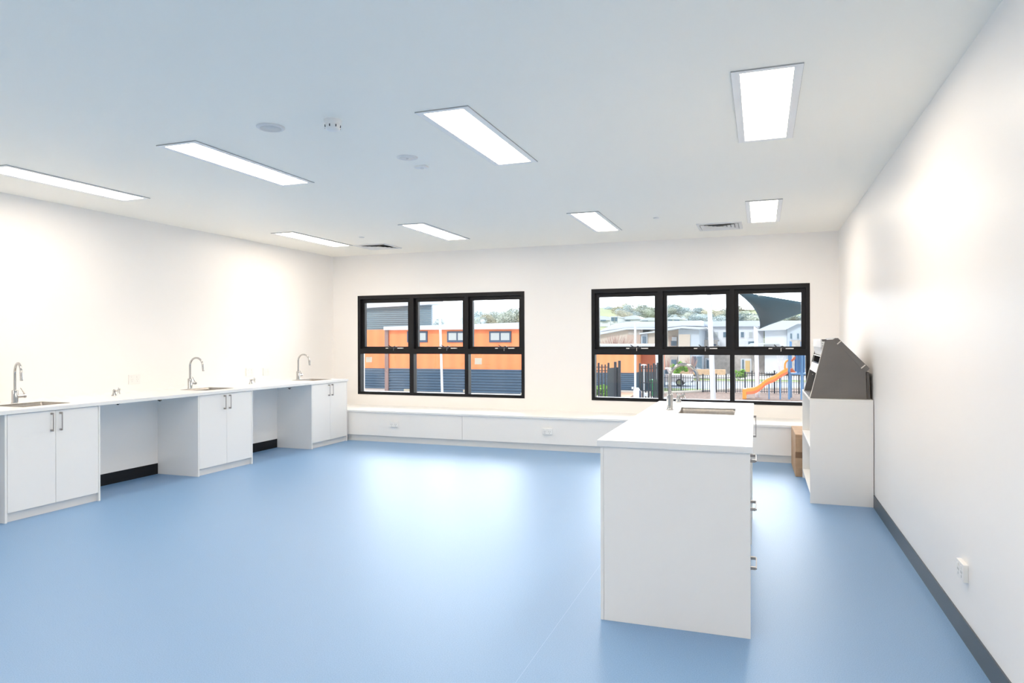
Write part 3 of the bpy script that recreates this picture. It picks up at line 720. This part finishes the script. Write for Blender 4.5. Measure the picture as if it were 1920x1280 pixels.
# white chain climbing net beside the tower
m_ = MB()
for a, b in (((1457, 664), (1462, 705)), ((1460.5, 664), (1463, 705)), ((1470, 664), (1463.5, 705)), ((1457, 674), (1470, 674)), ((1459, 686), (1467, 686))): m_.tube([at(*a, 47.6), at(*b, 47.6)], .03, 6)
a = at(1463, 705, 47.6); m_.tube([a, (a.x, a.y, G)], .05, 8)
tag(m_.build('chain_climber', 'white'), 'white triangular chain climber beside the slide top', 'climber')
# boundary fence of black pickets
def picket_fence(name, pts, Yl, top_py, label, spacing, r_, span, base=G, rails=(.12, .85), tall=None):
    r = empty(name); xs = [at(p, top_py[i], Yl[i]) for i, p in enumerate(pts)]
    for i in range(len(xs)-1):
        A, B = xs[i], xs[i+1]; Ld = math.hypot(B.x-A.x, B.y-A.y); n = max(2, int(Ld/spacing)); m = MB()
        for k in range(1, n):
            t = k/n; x, y, z = A.x+(B.x-A.x)*t, A.y+(B.y-A.y)*t, A.z+(B.z-A.z)*t
            m.box(x-r_, x+r_, y-r_, y+r_, base+.08, z)
        for q in rails:
            za, zc2 = base+(A.z-base)*q, base+(B.z-base)*q
            m.tube([(A.x, A.y, za), (B.x, B.y, zc2)], .028 if rails[0] > .9 else .022, 6)
        m.build('fence_panel', 'fence', r)
    for A in xs: box(A.x-.05, A.x+.05, A.y-.05, A.y+.05, base, A.z+.10).build('fence_post', 'fence', r)
    return tag(r, label, 'fence')
pts = [1243, 1277, 1307.5, 1318, 1343, 1361.5, 1378, 1397, 1410, 1452, 1498, 1530]
picket_fence('picket_fence', pts, [51.3]*6+[51.5]*6, [703, 703, 703.5, 703.5, 703, 703, 702, 699, 697.5, 697, 697, 697], 'low black picket fence between the playground and the street', .15, .017, 0)
pts = [1085, 1122.5, 1141]
picket_fence('palisade_fence', pts, [40]*3, [684.5, 683, 683], 'tall black palisade fence at the lower left of the right window', .195, .035, 0, rails=(.935, .845))
r = empty('screened_gate', at(1138, 742, 39.6)); org = r.location.copy()
def gp(pl, Y): return [((at(x, y, Y)-org).x, (at(x, y, Y)-org).z) for x, y in pl]
zg = G-org.z
a0, a1 = (at(1138.5, 690, 39.6)-org), (at(1162, 688, 39.6)-org)
MB().add([(a0.x, 0, zg+.1), (a1.x, 0, zg+.1), (a1.x, 0, a1.z), (a0.x, 0, a0.z), (a0.x, .04, zg+.1), (a1.x, .04, zg+.1), (a1.x, .04, a1.z), (a0.x, .04, a0.z)], [(0,1,2,3), (7,6,5,4), (0,4,5,1), (1,5,6,2), (2,6,7,3), (3,7,4,0)]).build('gate_sheet', 'sheet', r)
for px, ty in ((1153.5, 678), (1161.3, 676)):
    q = at(px, ty, 39.5)-org; box(q.x-.07, q.x+.07, -.12, .0-.005, zg, q.z).build('gate_post', 'fence', r)
tag(r, 'dark screened gate panel between two tall black posts', 'gate')
pts = [1200, 1216, 1226, 1233]
picket_fence('palisade_gate', pts, [41]*4, [684, 685, 684, 683], 'dark palisade gate in front of the terracotta wall', .15, .035, 0, rails=(.92, .55, .35))
r = empty('dish_antenna', at(1207, 712, 44)); q = at(1207, 686, 44)-r.location
MB().lathe([(.0, .0), (.2, .02), (.16, .09), (.0, .12)], q, 16).tube([(0, 0, G-r.location.z), (0, 0, q.z)], .05, 8).build('lamp_post', 'pole', r)
tag(r, 'white globe lamp on a post behind the palisade gate', 'lamp post')
r.name = 'globe_lamp'
# wheelie bin, bollard, meter box, kerb
r = empty('wheelie_bin', (at(1229.5, 730, 42).x, 42, G+.35)); 
MB().add([(-.22,-.25,.1),(.22,-.25,.1),(.22,.25,.1),(-.22,.25,.1),(-.30,-.33,1.0),(.30,-.33,1.0),(.30,.33,1.0),(-.30,.33,1.0)], [(3,2,1,0),(4,5,6,7),(0,1,5,4),(1,2,6,5),(2,3,7,6),(3,0,4,7)]).build('tub', 'bin', r, .03)
box(-.33, .33, -.36, .36, 1.01, 1.07).build('lid', 'bin', r, .02)
MB().tube([(-.22, .28, .08), (-.16, .28, .08)], .09, 12).tube([(.16, .28, .08), (.22, .28, .08)], .09, 12).build('wheels', 'tyre', r)
box(-.7, .7, -.6, .8, -.35, -.012).build('plinth', 'path', r)
tag(r, 'green wheelie bin beside the black palisade gate', 'bin')
def hoop(px, Y, label):
    r = empty('bollard', (at(px, 730, Y).x, Y, G)); q = at(px, 727, Y)-r.location
    m = MB(); prof = [(-.17, 0), (.17, 0), (.17, q.z-.12), (.10, q.z), (-.10, q.z), (-.17, q.z-.12)]
    m.prism(prof, 0, .25).build('shell', 'pole', r, .03)
    m = MB(); m.prism([(.172, .1), (.24, .1), (.24, q.z-.2), (.172, q.z-.12)], .02, .23).build('dark_side', 'navy', r)
    tag(r, label, 'bollard')
hoop(1193, 38.5, 'short pale rounded bollard in front of the orange block')
for (x0, y0, x1, y1, Y, l) in ((1184, 725, 1188, 729.5, 49.4, 'small white meter box on the ribbed wall'), (1208, 736.5, 1213.5, 743, 39, 'small white box on the ground by the palisade gate')):
    o = bx((x0, y0), (x1, y1), Y, .12 if Y > 45 else .25); oo = o.build('meter_box', 'white', None, .01); tag(oo, l, 'box')
plane('garden_strip', [(at(1160, 737.5, 47).x, 44), (at(1192, 737.5, 47).x, 44), (at(1192, 737.5, 49).x, 49.5), (at(1160, 737.5, 49).x, 49.5)], G+.08, 'terra')
# houses across the street
def house(name, label):
    r = empty(name); tag(r, label, 'house', 'houses across the street'); return r
def pf(r, nm, pts, Y, dep, m, par=None): return MB().prism(xz(pts, Y), Y, Y+dep).build(nm, m, par or r)
BASE = 700
# left house
r = house('house', 'cream and brown house with low pitched white roof, left pane of the right window')
Yh = 78; pf(r, 'wall', [(1085, 701), (1085, 634), (1126, 627.3), (1172, 618), (1205, 617.5), (1205, 701)], Yh, 9, 'creamw')
pf(r, 'brown_cladding', [(1176, 690), (1176, 627.5), (1201, 627.5), (1201, 690)], Yh-.12, .1, 'brownp')
pf(r, 'upper_cladding', [(1178, 627.3), (1178, 618.5), (1201, 618.5), (1201, 627.3)], Yh-.12, .1, 'greyb')
pf(r, 'window', [(1203.5, 645), (1203.5, 631), (1204.8, 631), (1204.8, 645)], Yh-.1, .08, 'winblue')
pf(r, 'roof', [(1080, 637), (1080, 633.5), (1126, 622.5), (1174, 614), (1232, 614), (1232, 617.4), (1174, 617.6), (1126, 626.7)], Yh-.6, 10, 'roofw')
pf(r, 'roof_ridge', [(1120, 622), (1150, 607.5), (1175, 603.2), (1240, 602.5), (1240, 613.5), (1175, 613.6)], Yh+3, 4, 'roofw')
# blue-grey link
r = house('house', 'pale blue and cream house with gently sloping roof, between the left and middle panes')
pf(r, 'wall', [(1206, 701), (1206, 624.5), (1216, 624), (1272, 617), (1272, 701)], Yh-1, 8, 'creamw')
pf(r, 'blue_wall', [(1202, 660), (1202, 627), (1214, 625.5), (1214, 660)], Yh-1.15, .12, 'bluew')
pf(r, 'window', [(1204.5, 643), (1204.5, 631), (1211, 631), (1211, 643)], Yh-1.3, .1, 'winblue')
pf(r, 'roof', [(1199, 626.5), (1199, 624), (1228, 620.6), (1228, 623.2)], Yh-1.6, 8, 'roofw')
pf(r, 'porch_recess', [(1254, 650), (1254, 630), (1269, 630), (1269, 650)], Yh-1.1, .08, 'brownp')
pf(r, 'porch_wall', [(1259.5, 640), (1259.5, 631.5), (1269, 631.5), (1269, 640)], Yh-1.2, .08, 'white')
pf(r, 'window', [(1258, 648), (1258, 639), (1268.5, 639), (1268.5, 648)], Yh-1.25, .1, 'winblue')
pf(r, 'garage_door', [(1256, 692), (1256, 668), (1270, 668), (1270, 692)], Yh-1.15, .12, 'greyb')
pf(r, 'window', [(1258.5, 690), (1258.5, 674), (1268, 674), (1268, 690)], Yh-1.3, .1, 'winblue')
# middle house
r = house('house', 'pale blue house with a beige panel and white roof, middle pane, right window')
Yh = 75
pf(r, 'wall', [(1272, 701), (1272, 616), (1311, 617), (1311, 701)], Yh, 9, 'bluew')
pf(r, 'beige_panel', [(1273, 690), (1273, 626.5), (1294, 626.5), (1294, 690)], Yh-.1, .09, 'creamw')
pf(r, 'roof', [(1236, 621), (1236, 617), (1278, 611.3), (1323, 613.2), (1325, 615), (1312, 617.3), (1277, 615.2), (1250, 619.3)], Yh-.8, 10, 'roofw')
pf(r, 'roof_ridge', [(1240, 615), (1240, 602), (1315, 600.5), (1316, 611), (1278, 610.5)], Yh+4, 4, 'roofw')
pf(r, 'window', [(1298, 692), (1298, 668), (1305, 668), (1305, 692)], Yh-.12, .1, 'navy')
pf(r, 'window', [(1307, 688), (1307, 668), (1316, 668), (1316, 692)], Yh-.12, .1, 'winblue')
# white two-storey row
r = house('townhouse', 'long white two-storey townhouse row with square windows behind the sail posts')
Yh = 84
pf(r, 'wall', [(1308, 700), (1308, 611), (1432, 611), (1432, 700)], Yh, 9, 'white')
pf(r, 'roof', [(1306, 612), (1306, 602.6), (1372, 601.5), (1434, 601), (1434, 611.5)], Yh-.5, 10, 'roofw')
for x in (1325, 1339, 1355.3, 1388.2, 1403.7):
    w = pf(r, 'window', [(x, 633), (x, 621.5), (x+7.2, 621.5), (x+7.2, 633)], Yh-.08, .07, 'white')
    pf(r, 'pane', [(x+.7, 632.2), (x+.7, 622.3), (x+6.5, 622.3), (x+6.5, 632.2)], Yh-.10, .015, 'winblue' if x in (1388.2, 1355.3) else 'wingrey', w)
pf(r, 'brick_ground_floor', [(1316, 700), (1316, 637), (1346, 637), (1346, 664), (1456, 664), (1456, 700)], Yh-2, 1.9, 'greyb')
pf(r, 'garage_window', [(1337, 648), (1337, 645), (1343, 645), (1343, 648)], Yh-2.1, .08, 'navy')
pf(r, 'white_panel', [(1345.5, 647), (1345.5, 640), (1350, 640), (1350, 647)], Yh-2.1, .08, 'white')
d_ = pf(r, 'door', [(1322, 692), (1322, 671), (1330.5, 671), (1330.5, 692)], Yh-2.1, .08, 'white')
pf(r, 'door_glass', [(1325, 690), (1325, 675), (1329, 675), (1329, 690)], Yh-2.15, .04, 'winblue', d_)
pf(r, 'window', [(1325, 690), (1325, 673), (1326, 673), (1326, 690)], Yh-2.2, .04, 'winblue')
pf(r, 'door_surround', [(1389, 698), (1389, 672), (1409, 672), (1409, 698)], Yh-2.1, .08, 'white')
pf(r, 'door', [(1397.5, 697), (1397.5, 676), (1406, 676), (1406, 697)], Yh-2.2, .08, 'yellow')
pf(r, 'side_light', [(1391.5, 696), (1391.5, 674), (1394.5, 674), (1394.5, 696)], Yh-2.2, .08, 'winblue')
pf(r, 'porch_roof', [(1392, 651), (1407, 643.5), (1461, 642.5), (1462, 645), (1430, 645.5)], Yh-6, 3.4, 'roofw')
pf(r, 'window', [(1403, 646), (1403, 640), (1414, 639.5), (1414, 644)], Yh-.1, .08, 'winblue')
# right house
r = house('house', 'white and blue-grey house with a steep pale roof at the right edge of the window')
Yh = 80
pf(r, 'wall', [(1434, 700), (1434, 618), (1475.5, 618), (1475.5, 700)], Yh, 9, 'white')
pf(r, 'blue_wall', [(1476, 700), (1476, 616), (1495, 607.5), (1520, 604), (1520, 700)], Yh-.4, 9, 'bluew')
pf(r, 'roof', [(1420, 620), (1420, 617.5), (1436, 611), (1466, 601), (1520, 600.5), (1520, 604.6), (1495, 607.3), (1475, 617), (1474, 618)], Yh-.9, 10, 'roofw')
for x in (1482, 1495): pf(r, 'window', [(x, 634.5), (x, 625), (x+2.6, 625), (x+2.6, 634.5)], Yh-.5, .08, 'winblue')
pf(r, 'brick_lower_wall', [(1483, 700), (1483, 637.5), (1520, 637.5), (1520, 700)], Yh-.6, .15, 'greyb')
pf(r, 'window', [(1498, 690), (1498, 668), (1510, 668), (1510, 690)], Yh-.75, .1, 'winblue')
tag(pf(None, 'garden_wall', [(1236, 702.5), (1236, 689), (1300, 690), (1302, 692), (1360, 692.5), (1361, 702.5)], 70, .4, 'terra'), 'low peach brick garden wall behind the picket fence', 'garden wall')
# distant houses on the slope
def far_house(pts, wall, Y, label, wins=()):
    r = empty('distant_house'); tag(r, label, 'house', 'distant white houses below the hill')
    pf(r, 'wall', wall, Y, 8, 'white'); pf(r, 'roof', pts, Y-.5, 9, 'roofw')
    for w in wins: pf(r, 'window', [(w[0], w[3]), (w[0], w[1]), (w[2], w[1]), (w[2], w[3])], Y-.6, .09, 'winblue')
far_house([(1112, 601), (1112, 594), (1126, 592), (1144, 594), (1144, 600)], [(1112, 612), (1112, 599), (1144, 599), (1144, 612)], 150, 'low white roof at the left edge of the right window, below the hill', [(1126, 599.5, 1136, 602)])
far_house([(1144.5, 594.5), (1144.5, 593), (1158.5, 592.5), (1158.5, 594.5)], [(1145, 607), (1145, 594), (1158, 594), (1158, 607)], 145, 'boxy distant house with two dark blue windows', [(1146, 595, 1151.3, 602), (1153, 594.5, 1157.3, 602)])
far_house([(1166, 599), (1172, 593.5), (1188, 591), (1198, 594), (1202, 598)], [(1168, 607), (1168, 597), (1200, 597), (1200, 607)], 155, 'white-roofed distant house under the tall gum trees', [(1173, 600, 1182, 602)])
far_house([(1199, 601), (1203, 598), (1216, 595), (1228, 595.5), (1228, 601)], [(1200, 607), (1200, 600), (1232, 600), (1232, 607)], 150, 'distant house with a blue-grey roof beside the mullion', [(1204, 600.5, 1215, 602)])
far_house([(1243, 598), (1252, 596), (1267, 593), (1281, 596), (1282, 599)], [(1245, 607), (1245, 598), (1281, 598), (1281, 607)], 150, 'white-roofed distant house at the left of the middle pane', [(1253, 599, 1260, 601), (1264, 599, 1274, 601)])
# hills
def hill(name, x0, x1, y0, y1, fn, m, nx=60, ny=24):
    v = []; f = []
    for j in range(ny+1):
        for i in range(nx+1):
            x = x0+(x1-x0)*i/nx; y = y0+(y1-y0)*j/ny; v.append((x, y, fn(x, y)))
    for j in range(ny):
        for i in range(nx): f.append((j*(nx+1)+i, j*(nx+1)+i+1, (j+1)*(nx+1)+i+1, (j+1)*(nx+1)+i))
    o = MB().add(v, f, True).build(name, m); o['kind'] = 'structure'; return o
def smooth(t): t = max(0, min(1, t)); return t*t*(3-2*t)
def hz(x, y):
    crest = 14.5 + 3.0*smooth((-42-x)/22) - .000*x + 2.2*math.sin(x*.021+1.0) + 1.2*math.sin(x*.06) - max(0, (x+20))*.05 - 8*smooth((-92-x)/40)
    return G + (crest-G)*smooth((y-110)/230)
hill('hills', -330, 160, 110, 420, hz, 'hill')
def hz2(x, y): 
    pk = 40*math.exp(-((x+560)/170)**2) + 34*math.exp(-((x+370)/150)**2)+10*math.sin(x*.012)
    return -5 + (pk+5)*smooth((y-700)/250)
hill('far_hills', -1100, 300, 700, 1100, hz2, 'haze', 70, 16)
# trees
def crown_mesh(name, n, seed, sx=1, sz=1, leaf=.05, clumps=9):
    rnd = random.Random(seed); v = []; f = []
    cl = []
    for i in range(clumps):
        a = rnd.uniform(0, 2*PI); r_ = rnd.uniform(.1, .42); cl.append(Vector((math.cos(a)*r_*sx, math.sin(a)*r_*sx, rnd.uniform(.38, .86)*sz)))
    for i in range(n):
        c = rnd.choice(cl); d = Vector((rnd.gauss(0, 1), rnd.gauss(0, 1), rnd.gauss(0, 1))).normalized()*(.17*rnd.random()**.33)
        p = c+d; a = Vector((rnd.gauss(0, 1), rnd.gauss(0, 1), rnd.gauss(0, .6))).normalized(); b = a.orthogonal().normalized(); s = leaf*rnd.uniform(.6, 1.3)
        k = len(v); v += [p-a*s, p+b*s*.6, p+a*s, p-b*s*.6]; f.append((k, k+1, k+2, k+3))
    me = bpy.data.meshes.new(name); me.from_pydata([tuple(q) for q in v], [], f); return me
def trunk_mesh(seed):
    rnd = random.Random(seed); m = MB(); m.tube([(0,0,-.1), (.01,0,.25), (-.01,.01,.5)], [.03, .022, .012], 7)
    for i in range(4):
        a = rnd.uniform(0, 2*PI); m.tube([(0,0,.28+.04*i), (.15*math.cos(a), .15*math.sin(a), .5+.06*i)], [.012, .005], 5)
    me = bpy.data.meshes.new('trunk'); me.from_pydata([tuple(q) for q in m.v], [], m.f); me.materials.append(M['bark']); return me
CR = {}
for k in ('leafa', 'leafb', 'leafc'):
    for s in (1, 2):
        me = crown_mesh('crown', 5000, s*17 + {'leafa': 1, 'leafb': 2, 'leafc': 3}[k], leaf=.016); me.materials.append(M[k]); CR[k, s] = me
TR = [trunk_mesh(3), trunk_mesh(4)]
def tree(x, y, z, h, kind, s, label, group, wide=1.0):
    r = empty('gum_tree', (x, y, z), random.uniform(0, 6)); r.scale = (wide, wide, h)
    c = bpy.data.objects.new('crown', CR[kind, s]); COL.objects.link(c); c.parent = r
    t = bpy.data.objects.new('trunk', TR[s-1]); COL.objects.link(t); t.parent = r
    return tag(r, label, 'tree', group)
kinds = {'leafa': 'grey-green', 'leafb': 'blue-green', 'leafc': 'olive'}
# (px, py of crown top, distance, height m, kind, wide)
TL = [(1128, 578, 300, 6, 'leafb', 1.4), (1137, 575, 300, 7, 'leafa', 1.3), (1144, 572, 300, 8, 'leafa', 1.2), (1152, 573, 290, 8, 'leafb', 1.3), (1163, 568, 290, 11, 'leafa', 1.1), (1171, 571, 250, 10, 'leafc', 1.1),
      (1176, 580, 215, 8.5, 'leafb', 1.2), (1183, 566, 280, 12, 'leafa', 1.1), (1191, 573, 240, 11, 'leafb', 1.0), (1197, 577, 225, 9, 'leafa', 1.0), (1203, 574, 290, 8, 'leafc', 1.3), (1210, 576, 300, 8, 'leafb', 1.3), (1219, 563, 260, 13, 'leafa', .9), (1225, 573, 240, 10, 'leafa', .9), (1161, 582, 200, 6.5, 'leafc', 1.3),
      (1238, 570, 280, 11, 'leafb', 1.1), (1247, 570, 280, 11, 'leafb', 1.1), (1255, 572, 280, 10, 'leafa', 1.2), (1262, 567, 270, 13, 'leafa', 1.0), (1270, 573, 260, 11, 'leafb', 1.2), (1279, 576, 250, 10, 'leafa', 1.2), (1287, 572, 290, 11, 'leafb', 1.2), (1296, 574, 290, 9, 'leafa', 1.3), (1305, 576, 290, 9, 'leafb', 1.3),
      (1283, 586, 180, 7, 'leafa', 1.3), (1291, 591, 165, 6, 'leafb', 1.5), (1300, 591, 165, 6, 'leafb', 1.6), (1309, 591, 160, 6, 'leafb', 1.4), (1315, 577, 290, 10, 'leafc', 1.2), (1322, 577, 290, 11, 'leafa', 1.2), (1318, 594, 160, 4, 'leafa', 1.5), (1343, 579, 260, 9, 'leafc', 1.2), (1351, 577, 250, 11, 'leafa', 1.2), (1359, 578, 240, 11, 'leafc', 1.2), (1343, 591, 165, 6, 'leafb', 1.5), (1353, 590, 160, 7, 'leafb', 1.6), (1362, 590, 160, 7, 'leafa', 1.6),
      (1370, 580, 230, 11, 'leafa', 1.2), (1384, 580, 260, 10, 'leafc', 1.3), (1391, 576, 290, 12, 'leafc', 1.3), (1398, 574, 290, 13, 'leafc', 1.3), (1393, 588, 165, 8, 'leafa', 1.7), (1403, 585, 165, 9, 'leafa', 1.7), (1413, 585, 165, 9, 'leafb', 1.5), (1422, 590, 165, 8, 'leafa', 1.5), (1482, 592, 190, 6, 'leafc', 1.7), (1492, 591, 190, 6, 'leafa', 1.6), (1502, 590, 190, 7, 'leafb', 1.4), (1512, 588, 190, 8, 'leafa', 1.4),
      (903, 592, 120, 5, 'leafb', 1.4), (912, 587, 125, 6.5, 'leafb', 1.3), (921, 589, 125, 6, 'leafa', 1.4), (931, 591, 120, 5.5, 'leafc', 1.5), (942, 587, 125, 6.5, 'leafa', 1.4), (952, 589, 120, 6, 'leafc', 1.5), (961, 587, 120, 6.5, 'leafc', 1.4), (971, 582, 120, 7.5, 'leafa', 1.4), (981, 581, 120, 8, 'leafa', 1.4), (817, 600, 100, 3.5, 'leafb', 1.5), (990, 581, 120, 8, 'leafa', 1.4)]
for i, (px, py, Y, h, k, w) in enumerate(TL):
    p = at(px, py, Y)
    if px < 1000: l = f'{kinds[k]} tree beyond the orange classroom roof, left window'; gname = 'trees beyond the orange classroom'
    elif Y >= 230: l = f'{kinds[k]} gum tree on the hill crest in the distance'; gname = 'gum trees on the hill crest'
    else: l = f'{kinds[k]} tree on the lower slope behind the house roofs'; gname = 'trees on the lower slope'
    tz = hz(p.x, p.y) if Y > 112 else G
    tz = min(tz, p.z-.7*h)
    tree(p.x, p.y, tz, (p.z-tz)/.97, k, 1+i % 2, l, gname, h*w)
# shrubs near the street
def shrub(px, py_top, Y, w, h, label, base=G):
    p = at(px, py_top, Y); me = crown_mesh('foliage', 500, int(px), sz=.9, leaf=.09); me.materials.append(M['leafd'])
    r = empty('shrub', (p.x, Y, base)); r.scale = (w, w, max(.3, (p.z-base)/.95))
    o = bpy.data.objects.new('foliage', me); COL.objects.link(o); o.parent = r
    MB().tube([(0,0,0), (0,0,.5)], .03, 6).build('stem', 'bark', r)
    return tag(r, label, 'shrub')
shrub(1273, 675, 68.5, 1.6, 1, 'bright green shrub behind the white utility truck')
shrub(1385, 691, 68, 1.4, 1, 'small bright green shrub beside the yellow door')
shrub(1126, 718, 44, 1.6, 1, 'yellow-green bush behind the palisade fence')
shrub(1135, 722, 44, 1.4, 1, 'low green bush beside the screened gate')
# bare trees
def bare(px0, px1, py0, py1, Y, n, label):
    r = empty('bare_tree', at((px0+px1)/2, py1, Y)); org = r.location.copy(); rnd = random.Random(int(px0)); m = MB()
    zt2 = at(px0, py0, Y).z-org.z; hw = (at(px1, py0, Y).x-at(px0, py0, Y).x)/2
    m.tube([(0, 0, G-org.z), (0, 0, 0)], [.12, .09], 7)
    for i in range(n):
        t = rnd.uniform(-1, 1); y = rnd.uniform(-.6, .6); hh = zt2*rnd.uniform(.7, 1)*(1-.25*t*t)
        m.tube([(hw*t*.25, 0, -.2), (hw*t*.6, y*.5, hh*.35), (hw*t*.85, y, hh*.7), (hw*t+rnd.uniform(-.1,.1), y, hh)], [.03, .022, .014, .008], 5)
    m.build('branches', 'twig', r); return tag(r, label, 'bare tree')
bare(1124, 1186, 626, 662, 66, 110, 'leafless reddish tree in front of the cream house, left pane')
bare(1284, 1308, 664, 695, 66, 40, 'leafless tree in front of the pale blue house, middle pane')
bare(1243, 1262, 664, 700, 66, 26, 'leafless tree beside the mullion, left of the green shrub')
# parked utility truck
r = empty('utility_truck', (at(1297, 722, 57.5).x, 57.5, G+.045)); k_ = .92
def tb(a, b, c, d, e, f): return box(a*k_, b*k_, c*k_, d*k_, e*k_, f*k_)
MB().prism([(x*k_, z*k_) for x, z in ((-5.0, .35), (-5.0, .85), (-4.0, 1.0), (-3.3, 1.55), (-2.0, 1.58), (-1.75, 1.02), (-.02, 1.0), (0, .45), (-.45, .35))], 0, 1.75*k_).build('body', 'car', r, .03)
MB().prism([(x*k_, z*k_) for x, z in ((-3.55, 1.08), (-3.15, 1.46), (-2.15, 1.48), (-1.98, 1.08))], -.015, 0).build('side_window', 'winblue', r)
tb(-.05, .02, .1, 1.65, .35, .5).build('bumper', 'dark', r)
for x in (-1.05, -4.1):
    for y in (-.02, 1.55):
        MB().tube([(x*k_, y*k_, .33*k_), (x*k_, (y+.22)*k_, .33*k_)], .33*k_, 20).build('wheel', 'tyre', r)
        MB().tube([(x*k_, (y-.01)*k_, .33*k_), (x*k_, y*k_, .33*k_)], .20*k_, 16).build('wheel_rim', 'chrome', r)
tag(r, 'white utility truck parked on the street behind the picket fence', 'car')
